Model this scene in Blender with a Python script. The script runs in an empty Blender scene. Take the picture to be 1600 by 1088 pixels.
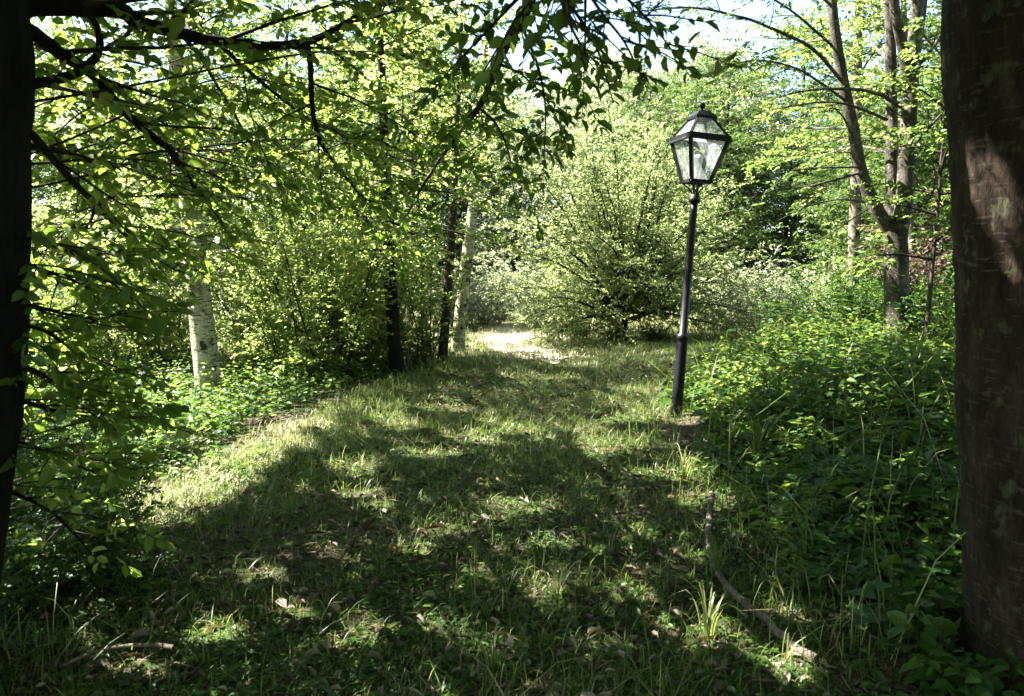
import bpy, bmesh, math, random
import numpy as np
from mathutils import Vector, Matrix

R = math.radians
rng = np.random.default_rng(7)
random.seed(7)
scene = bpy.context.scene
COL = scene.collection

# ------------------------------------------------------------------ camera
CAM = np.array([0.0, 0.0, 1.5]); PITCH = R(6.0); F = 1155.0
FWD = np.array([0, math.cos(PITCH), -math.sin(PITCH)])
UP = np.array([0, math.sin(PITCH), math.cos(PITCH)])
def at(px, py, Y):
    d = FWD + np.array([1.0, 0, 0]) * (px - 800) / F + UP * (544 - py) / F
    return CAM + d * (Y / d[1])
def poly(pts):
    return np.array([at(*p) for p in pts])

SUN_AZ, SUN_EL = R(-76), R(50)
SUN = np.array([math.sin(SUN_AZ) * math.cos(SUN_EL), math.cos(SUN_AZ) * math.cos(SUN_EL), math.sin(SUN_EL)])

# ------------------------------------------------------------------ numpy helpers
def hash3(ix, iy, iz):
    n = (ix * 374761393 + iy * 668265263 + iz * 2147483647 + 1013904223) & 0xFFFFFFFF
    n = ((n ^ (n >> 13)) * 1274126177) & 0xFFFFFFFF
    return ((n ^ (n >> 16)) & 0xFFFF) / 65535.0
def vnoise(p):
    p = np.asarray(p, float); i = np.floor(p).astype(np.int64); f = p - i
    f = f * f * (3 - 2 * f); out = 0
    for dx in (0, 1):
        for dy in (0, 1):
            for dz in (0, 1):
                w = (f[..., 0] if dx else 1 - f[..., 0]) * (f[..., 1] if dy else 1 - f[..., 1]) * (f[..., 2] if dz else 1 - f[..., 2])
                out = out + w * hash3(i[..., 0] + dx, i[..., 1] + dy, i[..., 2] + dz)
    return out
def fbm(p, o=3):
    p = np.asarray(p, float); s = 0; a = .5
    for k in range(o):
        s = s + a * vnoise(p * 2 ** k + 17.3 * k); a *= .5
    return s
def sstep(a, b, x):
    t = np.clip((x - a) / (b - a), 0, 1); return t * t * (3 - 2 * t)
def norm(v):
    return v / np.maximum(np.linalg.norm(v, axis=-1, keepdims=True), 1e-9)

def ground(x, y):
    x = np.asarray(x, float); y = np.asarray(y, float)
    p = np.stack([x * .55, y * .55, x * 0 + 3.0], -1)
    n = fbm(p, 3) - .45
    h = .13 * n
    h = h + .28 * sstep(1.3, 3.5, x) * sstep(1.5, 5, y) * (1 - sstep(11, 15, y))
    h = h - .20 * sstep(2.3, 3.6, -x) * (1 - sstep(9, 13, y))
    r = np.hypot(x, y - 10)
    h = h + 1.2 * sstep(40, 200, r)
    h = h * (1 - .75 * sstep(25, 45, r) * 0)
    return h

# ------------------------------------------------------------------ mesh building (everything in quads)
class Q:
    def __init__(s): s.V = []; s.F = []; s.T = []; s.M = []; s.n = 0
    def add(s, V, F, tint=None, mat=0):
        V = np.asarray(V, np.float32).reshape(-1, 3); F = np.asarray(F, np.int64).reshape(-1, 4)
        s.V.append(V); s.F.append(F + s.n); s.n += len(V)
        t = np.full(len(F), .5, np.float32) if tint is None else np.asarray(tint, np.float32)
        s.T.append(t); s.M.append(np.full(len(F), mat, np.int32))
    def build(s, name, mats, parent=None, smooth=True):
        V = np.concatenate(s.V) if s.V else np.zeros((0, 3), np.float32)
        Fq = np.concatenate(s.F); T = np.concatenate(s.T); M = np.concatenate(s.M)
        me = bpy.data.meshes.new(name)
        me.vertices.add(len(V)); me.vertices.foreach_set('co', V.ravel())
        me.loops.add(len(Fq) * 4); me.loops.foreach_set('vertex_index', Fq.ravel().astype(np.int32))
        me.polygons.add(len(Fq)); me.polygons.foreach_set('loop_start', np.arange(0, len(Fq) * 4, 4, dtype=np.int32))
        me.polygons.foreach_set('loop_total', np.full(len(Fq), 4, np.int32))
        me.polygons.foreach_set('material_index', M)
        me.polygons.foreach_set('use_smooth', np.full(len(Fq), smooth, bool))
        a = me.attributes.new('tint', 'FLOAT', 'FACE'); a.data.foreach_set('value', T)
        me.update(calc_edges=True)
        if not isinstance(mats, (list, tuple)): mats = [mats]
        for m in mats: me.materials.append(m)
        o = bpy.data.objects.new(name, me); COL.objects.link(o)
        if parent is not None:
            o.parent = parent; o.matrix_parent_inverse = Matrix.Translation(-parent.location)
        return o

def resample(P, n):
    P = np.asarray(P, float)
    # Catmull-Rom through points
    if len(P) < 3:
        t = np.linspace(0, 1, n)[:, None]; return P[0] * (1 - t) + P[-1] * t
    E = np.vstack([2 * P[0] - P[1], P, 2 * P[-1] - P[-2]])
    seg = np.linalg.norm(np.diff(P, axis=0), axis=1); c = np.concatenate([[0], np.cumsum(seg)])
    u = np.linspace(0, c[-1], n); k = np.clip(np.searchsorted(c, u, 'right') - 1, 0, len(P) - 2)
    t = ((u - c[k]) / np.maximum(seg[k], 1e-9))[:, None]
    a, b, cc, d = E[k], E[k + 1], E[k + 2], E[k + 3]
    return .5 * ((2 * b) + (cc - a) * t + (2 * a - 5 * b + 4 * cc - d) * t ** 2 + (3 * b - a - 3 * cc + d) * t ** 3)

def tube(q, P, rad, sides=6, mat=0, rough=0, tint=.5, seed=0):
    P = np.asarray(P, float); n = len(P); rad = np.broadcast_to(np.asarray(rad, float), (n,))
    T = norm(np.gradient(P, axis=0))
    ref = np.array([1.0, .13, .07]) if abs(T[0][2]) > .6 else np.array([0, .1, 1.0])
    A = norm(np.cross(T, ref)); B = np.cross(T, A)
    th = np.linspace(0, 2 * np.pi, sides, endpoint=False)
    rr = np.repeat(rad[:, None], sides, 1)
    if rough:
        pp = np.stack([np.cos(th)[None] * 3 + 0 * rr, np.sin(th)[None] * 3 + 0 * rr, (np.arange(n) * .35)[:, None] + 0 * rr + seed], -1)
        rr = rr * (1 + rough * (fbm(pp, 3) - .45))
        if sides > 40: rr = rr * (1 + .028 * (fbm(np.stack([np.cos(th)[None] * 13 + 0 * rr, np.sin(th)[None] * 13 + 0 * rr, (np.arange(n) * .22)[:, None] + 0 * rr], -1), 3) - .45))
    V = P[:, None] + A[:, None] * (np.cos(th)[None, :, None] * rr[..., None]) + B[:, None] * (np.sin(th)[None, :, None] * rr[..., None])
    i = np.arange(n - 1)[:, None] * sides; j = np.arange(sides)[None]; j2 = (j + 1) % sides
    F4 = np.stack([i + j, i + j2, i + sides + j2, i + sides + j], -1).reshape(-1, 4)
    q.add(V, F4, np.full(len(F4), tint), mat)

def twig_tubes(q, S, D, L, r, mat):
    n = len(S)
    if n == 0: return
    ref = np.tile(np.array([.2, .3, .93]), (n, 1)); A = norm(np.cross(D, ref)); B = np.cross(D, A)
    E = S + D * L[:, None] - np.array([0, 0, 1.]) * (L * .06)[:, None]
    V = []
    for c, k in ((S, 1.), (E, .4)):
        for a in (0, 2.094, 4.189):
            V.append(c + (A * math.cos(a) + B * math.sin(a)) * (r * k)[:, None] if np.ndim(r) else c + (A * math.cos(a) + B * math.sin(a)) * r * k)
    V = np.stack(V, 1); b = (np.arange(n) * 6)[:, None, None]
    F4 = np.array([[0, 1, 4, 3], [1, 2, 5, 4], [2, 0, 3, 5]])[None] + b
    q.add(V, F4, None, mat)

REC = {'on': True, 'P': [], 'A': []}
def leaves(q, P, D, N, size, w=.5, fold=.18, mat=0, tint=None, simple=False, shape='ovate'):
    """many leaves at once: position, axis, normal, length"""
    n = len(P)
    if n == 0: return
    D = norm(D); S = norm(np.cross(N, D)); N = np.cross(D, S)
    if REC['on']:
        REC['P'].append(np.asarray(P)); REC['A'].append(np.broadcast_to(np.asarray(size, float), (n,)) ** 2 * w * .62 * np.abs(N @ SUN) / SUN[2])
    size = np.broadcast_to(np.asarray(size, float), (n,))[:, None]
    if tint is None: tint = rng.random(n)
    w = np.broadcast_to(np.asarray(w, float), (n,))[:, None]
    hw = size * w * .5
    if simple:
        V = np.stack([P, P + D * size * .45 + S * hw + N * size * fold * .4, P + D * size - N * size * .08, P + D * size * .45 - S * hw + N * size * fold * .4], 1)
        q.add(V, np.arange(n * 4).reshape(n, 4), tint, mat); return
    a, b, wa, wb = (.28, .66, 1., .78) if shape == 'ovate' else (.42, .74, .9, 1.)
    up = N * size * fold * .5
    V = np.stack([P, P + D * size * a - S * hw * wa + up, P + D * size * b - S * hw * wb + up * .8, P + D * size - N * size * .12,
                  P + D * size * b + S * hw * wb + up * .8, P + D * size * a + S * hw * wa + up], 1)
    base = (np.arange(n) * 6)[:, None, None]
    F4 = np.array([[0, 1, 2, 3], [0, 3, 4, 5]])[None] + base
    q.add(V, F4, np.repeat(tint, 2), mat)

UPV = np.array([0, 0, 1.0])
class Fol:
    """twigs of a crown, turned into leaves in one go"""
    def __init__(s): s.S = []; s.D = []; s.L = []; s.R = []
    def add(s, S, D, L, r=.003):
        s.S.append(np.atleast_2d(S)); s.D.append(np.atleast_2d(D)); s.L.append(np.atleast_1d(L)); s.R.append(np.broadcast_to(r, (len(np.atleast_1d(L)),)))
    def get(s):
        return np.concatenate(s.S), norm(np.concatenate(s.D)), np.concatenate(s.L), np.concatenate(s.R)
    def leaf(s, q, k, size, w=.55, tilt=.45, ang=50, droop=.15, cull=None, simple=False, pinnate=False, twig=True, sizevar=.3, tmean=None, keep=1.0):
        S, D, L, r = s.get(); n = len(S)
        if twig: twig_tubes(q, S, D, L, r, 1)
        t = (np.arange(k) + .6) / k * .97
        t = np.clip(t[None] + rng.normal(0, .03, (n, k)), .02, 1.)
        sgn = np.where((np.arange(k) % 2) == 0, 1., -1.)[None] * np.ones((n, 1))
        sgn = sgn * np.where(rng.random((n, 1)) < .5, 1, -1)
        NN = norm(UPV[None] + rng.normal(0, tilt * .6, (n, 3)))
        side = norm(np.cross(NN, D))
        P = S[:, None] + D[:, None] * (L[:, None] * t)[..., None] - UPV * (.06 * L[:, None] * t ** 2)[..., None]
        an = np.radians(ang + rng.normal(0, 14, (n, k))) * (1 - .55 * sstep(.85, 1., t))
        LD = D[:, None] * np.cos(an)[..., None] + side[:, None] * (np.sin(an) * sgn)[..., None]
        LD = LD + rng.normal(0, .22, (n, k, 3)) - UPV * np.abs(rng.normal(droop, droop, (n, k)))[..., None]
        LN = NN[:, None] + rng.normal(0, tilt, (n, k, 3))
        sz = size * np.clip(1 + rng.normal(0, sizevar, (n, k)), .45, 1.7) * (.75 + .25 * np.sin(np.pi * t))
        tb = rng.random((n, 1)); tint = np.clip(.55 * tb + .45 * rng.random((n, k)), 0, 1)
        P = P.reshape(-1, 3); LD = LD.reshape(-1, 3); LN = LN.reshape(-1, 3); sz = sz.ravel(); tint = tint.ravel()
        m = rng.random(len(P)) < keep
        if cull is not None: m &= ~cull(P)
        leaves(q, P[m], LD[m], LN[m], sz[m], w, tint=tint[m], simple=simple)

def branch_from(p, d, L, n=5, droop=.12, wob=.10, up=0.0):
    """a crooked branch polyline"""
    d = norm(np.asarray(d, float)); P = [np.asarray(p, float)]; c = d.copy()
    for i in range(n - 1):
        c = norm(c + rng.normal(0, wob, 3) + np.array([0, 0, up - droop * (i + 1) / n]))
        P.append(P[-1] + c * L / (n - 1))
    return np.array(P)

def clothe(q, fol, P, r0, r1, sub_sp=.22, sub_len=(.35, 1.0), tw_sp=.07, tw_len=(.16, .32), flat=.25, start=.12, sides=5, mat=1, lift=.05, taper=True, draw=True):
    """a bough with side branches in a loosely flat layer, each carrying leafy twigs"""
    n = max(6, int(len(P) * 3)); C = resample(P, n); rad = np.linspace(r0, r1, n)
    if draw: tube(q, C, rad, sides, mat, .25, seed=rng.random() * 50)
    total = np.linalg.norm(np.diff(C, axis=0), axis=1).sum(); T = norm(np.gradient(C, axis=0))
    def twigs(B, l0, l1, sp):
        m = len(B); Lb = np.linalg.norm(np.diff(B, axis=0), axis=1).sum(); k = max(2, int(Lb / sp))
        u = np.linspace(.12, 1, k); x = u * (m - 1); i = np.clip(x.astype(int), 0, m - 2); f = (x - i)[:, None]
        S = B[i] * (1 - f) + B[i + 1] * f; TT = norm(B[i + 1] - B[i])
        sd = norm(np.cross(TT, UPV[None] + rng.normal(0, flat, (k, 3)))) * np.where(np.arange(k) % 2 == 0, 1, -1)[:, None]
        a = np.radians(rng.uniform(25, 65, k))[:, None]
        D = TT * np.cos(a) + sd * np.sin(a) + rng.normal(0, .16, (k, 3)) + UPV * lift
        D[-1] = TT[-1]
        fol.add(S, D, rng.uniform(l0, l1, k) * (1 - .35 * u))
    s = total * start; sg = 1
    while s < total * .98:
        u = s / total; x = u * (n - 1); i = min(int(x), n - 2); p = C[i] + (C[i + 1] - C[i]) * (x - i)
        sd = norm(np.cross(T[i], UPV + rng.normal(0, flat, 3))) * sg; sg = -sg
        a = R(rng.uniform(30, 65)); d = T[i] * math.cos(a) + sd * math.sin(a) + rng.normal(0, .12, 3) + UPV * lift
        L = rng.uniform(*sub_len) * (1 - .55 * u)
        B = branch_from(p, d, L, 5, .10, .09)
        rr = max(.0035, (r0 + (r1 - r0) * u) * .42)
        tube(q, B, np.linspace(rr, .002, 5), 4, mat)
        twigs(B, *tw_len, tw_sp)
        s += rng.uniform(.6, 1.4) * sub_sp
    twigs(C[int(n * .55):], *tw_len, tw_sp)

# ------------------------------------------------------------------ materials
def mat_new(name):
    m = bpy.data.materials.new(name); m.use_nodes = True; nt = m.node_tree; nt.nodes.clear()
    return m, nt, nt.nodes, nt.links
def ramp(nodes, stops, interp='LINEAR'):
    r = nodes.new('ShaderNodeValToRGB'); e = r.color_ramp.elements; r.color_ramp.interpolation = interp
    e[0].position, e[0].color = stops[0][0], (*stops[0][1], 1); e[1].position, e[1].color = stops[-1][0], (*stops[-1][1], 1)
    for p, c in stops[1:-1]:
        x = e.new(p); x.color = (*c, 1)
    return r
def leaf_mat(name, cols, trans, tmix=.45, rough=.42, spec=.35):
    m, nt, N, L = mat_new(name)
    out = N.new('ShaderNodeOutputMaterial'); at_ = N.new('ShaderNodeAttribute'); at_.attribute_name = 'tint'
    oi = N.new('ShaderNodeObjectInfo')
    add = N.new('ShaderNodeMath'); add.operation = 'MULTIPLY_ADD'; L.new(oi.outputs['Random'], add.inputs[0]); add.inputs[1].default_value = .24; add.inputs[2].default_value = -.12
    ad2 = N.new('ShaderNodeMath'); L.new(at_.outputs['Fac'], ad2.inputs[0]); L.new(add.outputs[0], ad2.inputs[1])
    k = len(cols); r1 = ramp(N, [(i / (k - 1), c) for i, c in enumerate(cols)]); r2 = ramp(N, [(i / (k - 1), c) for i, c in enumerate(trans)])
    L.new(ad2.outputs[0], r1.inputs[0]); L.new(ad2.outputs[0], r2.inputs[0])
    p = N.new('ShaderNodeBsdfPrincipled'); p.inputs['Roughness'].default_value = rough; p.inputs['Specular IOR Level'].default_value = spec
    L.new(r1.outputs[0], p.inputs['Base Color'])
    t = N.new('ShaderNodeBsdfTranslucent'); L.new(r2.outputs[0], t.inputs['Color'])
    mx = N.new('ShaderNodeMixShader'); mx.inputs[0].default_value = tmix
    L.new(p.outputs[0], mx.inputs[1]); L.new(t.outputs[0], mx.inputs[2]); L.new(mx.outputs[0], out.inputs[0])
    return m
def bark_mat(name, cols, scale=8, stretch=.25, bump=.6, lich=None, lent=None, rough=.9):
    m, nt, N, L = mat_new(name)
    out = N.new('ShaderNodeOutputMaterial'); p = N.new('ShaderNodeBsdfPrincipled'); p.inputs['Roughness'].default_value = rough; p.inputs['Specular IOR Level'].default_value = .2
    tc = N.new('ShaderNodeTexCoord'); mp = N.new('ShaderNodeMapping'); mp.inputs['Scale'].default_value = (1, 1, stretch); L.new(tc.outputs['Object'], mp.inputs[0])
    n1 = N.new('ShaderNodeTexNoise'); n1.inputs['Scale'].default_value = scale; n1.inputs['Detail'].default_value = 8; n1.inputs['Roughness'].default_value = .65; L.new(mp.outputs[0], n1.inputs[0])
    k = len(cols); rp = ramp(N, [(.3 + .4 * i / (k - 1), c) for i, c in enumerate(cols)]); L.new(n1.outputs[0], rp.inputs[0])
    col = rp.outputs[0]
    if lent:   # horizontal lenticels / birch marks
        mp2 = N.new('ShaderNodeMapping'); mp2.inputs['Scale'].default_value = (1, 1, lent[1]); L.new(tc.outputs['Object'], mp2.inputs[0])
        n2 = N.new('ShaderNodeTexNoise'); n2.inputs['Scale'].default_value = lent[0]; n2.inputs['Detail'].default_value = 4; L.new(mp2.outputs[0], n2.inputs[0])
        r2 = ramp(N, [(lent[3], (0, 0, 0)), (lent[3] + .05, (1, 1, 1))]); L.new(n2.outputs[0], r2.inputs[0])
        mx = N.new('ShaderNodeMixRGB'); L.new(r2.outputs[0], mx.inputs[0]); L.new(col, mx.inputs[1]); mx.inputs[2].default_value = (*lent[2], 1); col = mx.outputs[0]
    if lich:
        n3 = N.new('ShaderNodeTexNoise'); n3.inputs['Scale'].default_value = lich[0]; n3.inputs['Detail'].default_value = 6; L.new(tc.outputs['Object'], n3.inputs[0])
        r3 = ramp(N, [(lich[2], (0, 0, 0)), (lich[2] + .06, (1, 1, 1))]); L.new(n3.outputs[0], r3.inputs[0])
        mx = N.new('ShaderNodeMixRGB'); L.new(r3.outputs[0], mx.inputs[0]); L.new(col, mx.inputs[1]); mx.inputs[2].default_value = (*lich[1], 1); col = mx.outputs[0]
    nf = N.new('ShaderNodeTexNoise'); nf.inputs['Scale'].default_value = scale * 5; nf.inputs['Detail'].default_value = 6; nf.inputs['Roughness'].default_value = .7; L.new(mp.outputs[0], nf.inputs[0])
    nl = N.new('ShaderNodeTexNoise'); nl.inputs['Scale'].default_value = 2.3; nl.inputs['Detail'].default_value = 3; L.new(tc.outputs['Object'], nl.inputs[0])
    rf = ramp(N, [(.32, (.45, .45, .45)), (.66, (1.25, 1.25, 1.25))]); L.new(nf.outputs[0], rf.inputs[0]); rl = ramp(N, [(.35, (.55, .56, .5)), (.62, (1.1, 1.1, 1.1))]); L.new(nl.outputs[0], rl.inputs[0])
    for r_ in (rf, rl):
        mm = N.new('ShaderNodeMixRGB'); mm.blend_type = 'MULTIPLY'; mm.inputs[0].default_value = 1; L.new(col, mm.inputs[1]); L.new(r_.outputs[0], mm.inputs[2]); col = mm.outputs[0]
    L.new(col, p.inputs['Base Color'])
    hs = N.new('ShaderNodeMath'); L.new(n1.outputs[0], hs.inputs[0]); hm = N.new('ShaderNodeMath'); hm.operation = 'MULTIPLY'; hm.inputs[1].default_value = .5; L.new(nf.outputs[0], hm.inputs[0]); L.new(hm.outputs[0], hs.inputs[1])
    b = N.new('ShaderNodeBump'); b.inputs['Strength'].default_value = bump; b.inputs['Distance'].default_value = .035; L.new(hs.outputs[0], b.inputs['Height']); L.new(b.outputs[0], p.inputs['Normal'])
    L.new(p.outputs[0], out.inputs[0]); return m
def plain_mat(name, col, rough=.5, metal=0, spec=.5, noise=0, scale=20):
    m, nt, N, L = mat_new(name)
    out = N.new('ShaderNodeOutputMaterial'); p = N.new('ShaderNodeBsdfPrincipled')
    p.inputs['Roughness'].default_value = rough; p.inputs['Metallic'].default_value = metal; p.inputs['Specular IOR Level'].default_value = spec
    tc = N.new('ShaderNodeTexCoord'); n1 = N.new('ShaderNodeTexNoise'); n1.inputs['Scale'].default_value = scale; n1.inputs['Detail'].default_value = 6; L.new(tc.outputs['Object'], n1.inputs[0])
    lo = tuple(c * (1 - noise) for c in col); hi = tuple(min(1, c * (1 + noise)) for c in col)
    rp = ramp(N, [(.3, lo), (.7, hi)]); L.new(n1.outputs[0], rp.inputs[0]); L.new(rp.outputs[0], p.inputs['Base Color'])
    b = N.new('ShaderNodeBump'); b.inputs['Strength'].default_value = .15; b.inputs['Distance'].default_value = .005; L.new(n1.outputs[0], b.inputs['Height']); L.new(b.outputs[0], p.inputs['Normal'])
    L.new(p.outputs[0], out.inputs[0]); return m

G = lambda *c: c
M = {}
M['leaf_near'] = leaf_mat('leaf_hornbeam', [(.025, .065, .012), (.045, .10, .015), (.075, .13, .02)], [(.11, .21, .018), (.22, .33, .04), (.44, .50, .12)], .52)
M['leaf_mid'] = leaf_mat('leaf_birch', [(.04, .085, .015), (.07, .12, .02), (.10, .15, .03)], [(.22, .34, .06), (.36, .46, .11), (.54, .58, .24)], .55)
M['leaf_bush'] = leaf_mat('leaf_bush', [(.06, .11, .025), (.09, .14, .035), (.13, .18, .055)], [(.26, .34, .10), (.37, .44, .17), (.54, .56, .29)], .58)
M['leaf_rowan'] = leaf_mat('leaf_rowan', [(.045, .095, .015), (.075, .125, .02), (.12, .15, .03)], [(.08, .16, .03), (.17, .26, .05), (.38, .43, .11)], .48)
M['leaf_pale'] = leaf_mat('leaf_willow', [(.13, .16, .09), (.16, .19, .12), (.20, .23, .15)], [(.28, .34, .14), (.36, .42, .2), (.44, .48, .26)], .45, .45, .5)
M['leaf_far'] = leaf_mat('leaf_far', [(.03, .07, .012), (.06, .105, .02), (.10, .14, .03)], [(.03, .075, .015), (.08, .14, .028), (.22, .27, .07)], .42)
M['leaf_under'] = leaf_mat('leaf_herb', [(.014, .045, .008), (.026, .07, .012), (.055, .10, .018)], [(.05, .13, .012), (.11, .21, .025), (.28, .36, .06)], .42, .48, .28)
M['grass'] = leaf_mat('grass_blade', [(.025, .055, .010), (.062, .105, .018), (.16, .175, .055), (.42, .37, .25)], [(.07, .14, .015), (.18, .28, .03), (.30, .34, .09), (.40, .35, .22)], .4, .45, .4)
M['dry'] = leaf_mat('dry_leaf', [(.03, .022, .014), (.06, .046, .032), (.13, .105, .078), (.34, .29, .23)], [(.06, .03, .01), (.12, .06, .02), (.2, .12, .05), (.2, .15, .08)], .15, .6, .3)
M['needle'] = leaf_mat('needles', [(.010, .026, .014), (.014, .034, .018), (.02, .042, .022)], [(.008, .02, .008), (.01, .025, .01), (.015, .03, .01)], .15, .6, .2)
M['twig'] = bark_mat('twig_bark', [(.02, .014, .010), (.05, .035, .025)], 30, .3, .3)
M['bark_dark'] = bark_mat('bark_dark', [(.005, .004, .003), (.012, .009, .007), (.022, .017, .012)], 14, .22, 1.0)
M['bark_cherry'] = bark_mat('bark_cherry', [(.018, .011, .007), (.05, .032, .020), (.12, .083, .06)], 15, .3, 2.0, (15, (.13, .13, .075), .585), (12, 6.5, (.13, .10, .075), .605))
M['bark_grey'] = bark_mat('bark_grey', [(.03, .025, .02), (.075, .064, .053), (.14, .122, .104)], 12, .6, .6, (22, (.26, .25, .20), .62), (16, 4, (.06, .05, .04), .66))
M['bark_birch'] = bark_mat('bark_birch', [(.20, .19, .12), (.40, .38, .26), (.62, .58, .46)], 6, 1.2, .5, (5, (.035, .03, .022), .60), (8, 8, (.03, .026, .02), .56))
M['bark_pale'] = bark_mat('bark_pale', [(.07, .055, .04), (.15, .125, .095), (.34, .30, .24)], 7, .8, .5, (7, (.05, .04, .03), .60), (9, 6, (.05, .04, .03), .60))
M['bark_brown'] = bark_mat('bark_brown', [(.025, .018, .012), (.055, .042, .030), (.10, .08, .06)], 16, .2, .9)
M['stick'] = bark_mat('stick_bark', [(.07, .05, .04), (.16, .125, .10), (.28, .24, .20)], 18, .5, .5, None, (20, 4, (.07, .055, .04), .60))
M['iron'] = plain_mat('black_iron', (.006, .006, .009), .42, .0, .28, .4, 30)
M['soil'] = None

def ground_mat():
    m, nt, N, L = mat_new('forest_floor')
    out = N.new('ShaderNodeOutputMaterial'); p = N.new('ShaderNodeBsdfPrincipled'); p.inputs['Roughness'].default_value = .95; p.inputs['Specular IOR Level'].default_value = .15
    tc = N.new('ShaderNodeTexCoord')
    def noise(s, d=8):
        n = N.new('ShaderNodeTexNoise'); n.inputs['Scale'].default_value = s; n.inputs['Detail'].default_value = d; L.new(tc.outputs['Object'], n.inputs[0]); return n
    n1 = noise(30); r1 = ramp(N, [(.3, (.012, .009, .006)), (.5, (.036, .027, .018)), (.68, (.11, .085, .06))]); L.new(n1.outputs[0], r1.inputs[0])
    n2 = noise(2.2, 6); n4 = noise(45, 4); r2 = ramp(N, [(.3, (.015, .028, .007)), (.7, (.05, .07, .018))]); L.new(n4.outputs[0], r2.inputs[0])
    r3 = ramp(N, [(.42, (0, 0, 0)), (.58, (1, 1, 1))]); L.new(n2.outputs[0], r3.inputs[0])
    mx = N.new('ShaderNodeMixRGB'); L.new(r3.outputs[0], mx.inputs[0]); L.new(r1.outputs[0], mx.inputs[1]); L.new(r2.outputs[0], mx.inputs[2])
    L.new(mx.outputs[0], p.inputs['Base Color'])
    b = N.new('ShaderNodeBump'); b.inputs['Strength'].default_value = .9; b.inputs['Distance'].default_value = .03; L.new(n1.outputs[0], b.inputs['Height']); L.new(b.outputs[0], p.inputs['Normal'])
    L.new(p.outputs[0], out.inputs[0]); return m
M['soil'] = ground_mat()
M['gravel'] = plain_mat('pale_straw', (.42, .39, .30), .9, 0, .2, .3, 25)

def glass_mat():
    m, nt, N, L = mat_new('dusty_sheen_glass')
    out = N.new('ShaderNodeOutputMaterial'); tr = N.new('ShaderNodeBsdfTransparent'); tr.inputs[0].default_value = (.93, .96, .97, 1)
    gl = N.new('ShaderNodeBsdfGlossy'); gl.inputs['Roughness'].default_value = .06; df = N.new('ShaderNodeBsdfDiffuse'); df.inputs[0].default_value = (.5, .54, .56, 1)
    tl = N.new('ShaderNodeBsdfTranslucent'); tl.inputs[0].default_value = (.55, .58, .58, 1)
    mt = N.new('ShaderNodeMixShader'); mt.inputs[0].default_value = .5; L.new(df.outputs[0], mt.inputs[1]); L.new(tl.outputs[0], mt.inputs[2])
    tc = N.new('ShaderNodeTexCoord'); n = N.new('ShaderNodeTexNoise'); n.inputs['Scale'].default_value = 30; n.inputs['Detail'].default_value = 8; L.new(tc.outputs['Object'], n.inputs[0])
    rp = ramp(N, [(.3, (.20, .20, .20)), (.75, (.52, .52, .52))]); L.new(n.outputs[0], rp.inputs[0])  # dust film, made thicker to imitate pale sky reflected in the panes
    m1 = N.new('ShaderNodeMixShader'); L.new(rp.outputs[0], m1.inputs[0]); L.new(tr.outputs[0], m1.inputs[1]); L.new(mt.outputs[0], m1.inputs[2])
    lw = N.new('ShaderNodeLayerWeight'); lw.inputs[0].default_value = .12; fr = N.new('ShaderNodeMath'); fr.operation = 'MULTIPLY'; L.new(lw.outputs['Facing'], fr.inputs[0]); fr.inputs[1].default_value = .5
    m2 = N.new('ShaderNodeMixShader'); L.new(fr.outputs[0], m2.inputs[0]); L.new(m1.outputs[0], m2.inputs[1]); L.new(gl.outputs[0], m2.inputs[2])
    L.new(m2.outputs[0], out.inputs[0]); return m
M['glass'] = glass_mat()
M['bulb'] = plain_mat('frosted_bulb', (.75, .74, .70), .25, 0, .5, .05, 10)

# ------------------------------------------------------------------ things
def tag(o, label=None, cat=None, group=None, kind=None):
    if label: o['label'] = label
    if cat: o['category'] = cat
    if group: o['group'] = group
    if kind: o['kind'] = kind
    return o
def thing(name, loc, label, cat, group=None):
    o = bpy.data.objects.new(name, None); COL.objects.link(o); o.location = Vector([float(v) for v in loc]); o.empty_display_size = .2
    return tag(o, label, cat, group)
def children_of(o): return [c for c in list(COL.objects) if c.parent == o]
def dup(root, loc, rotz=0, scale=1, label=None, group=None, rx=0.0):
    r = root.copy(); COL.objects.link(r); r.location = Vector([float(v) for v in loc]); r.rotation_euler = (rx, 0, rotz); r.scale = (scale,) * 3 if not isinstance(scale, tuple) else scale
    if label: r['label'] = label
    if group: r['group'] = group
    for ch in PROTO_CH[root.name]:
        c = ch.copy(); COL.objects.link(c); c.parent = r
    return r
PROTO_CH = {}

# ------------------------------------------------------------------ ground, path
def axis(lo, hi, n, dens):
    u = np.linspace(-1, 1, n); s = np.sinh(dens * u) / np.sinh(dens)
    return np.where(s < 0, -s * lo, s * hi)
gx = axis(-260, 260, 281, 6.2); gy = axis(-60, 420, 321, 5.6) + 6
X, Y = np.meshgrid(gx, gy); Z = ground(X, Y)
q = Q(); nx, ny = len(gx), len(gy)
i = np.arange(ny - 1)[:, None] * nx + np.arange(nx - 1)[None]
q.add(np.stack([X, Y, Z], -1), np.stack([i, i + 1, i + nx + 1, i + nx], -1))
tag(q.build('ground', M['soil']), kind='structure')

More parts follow.
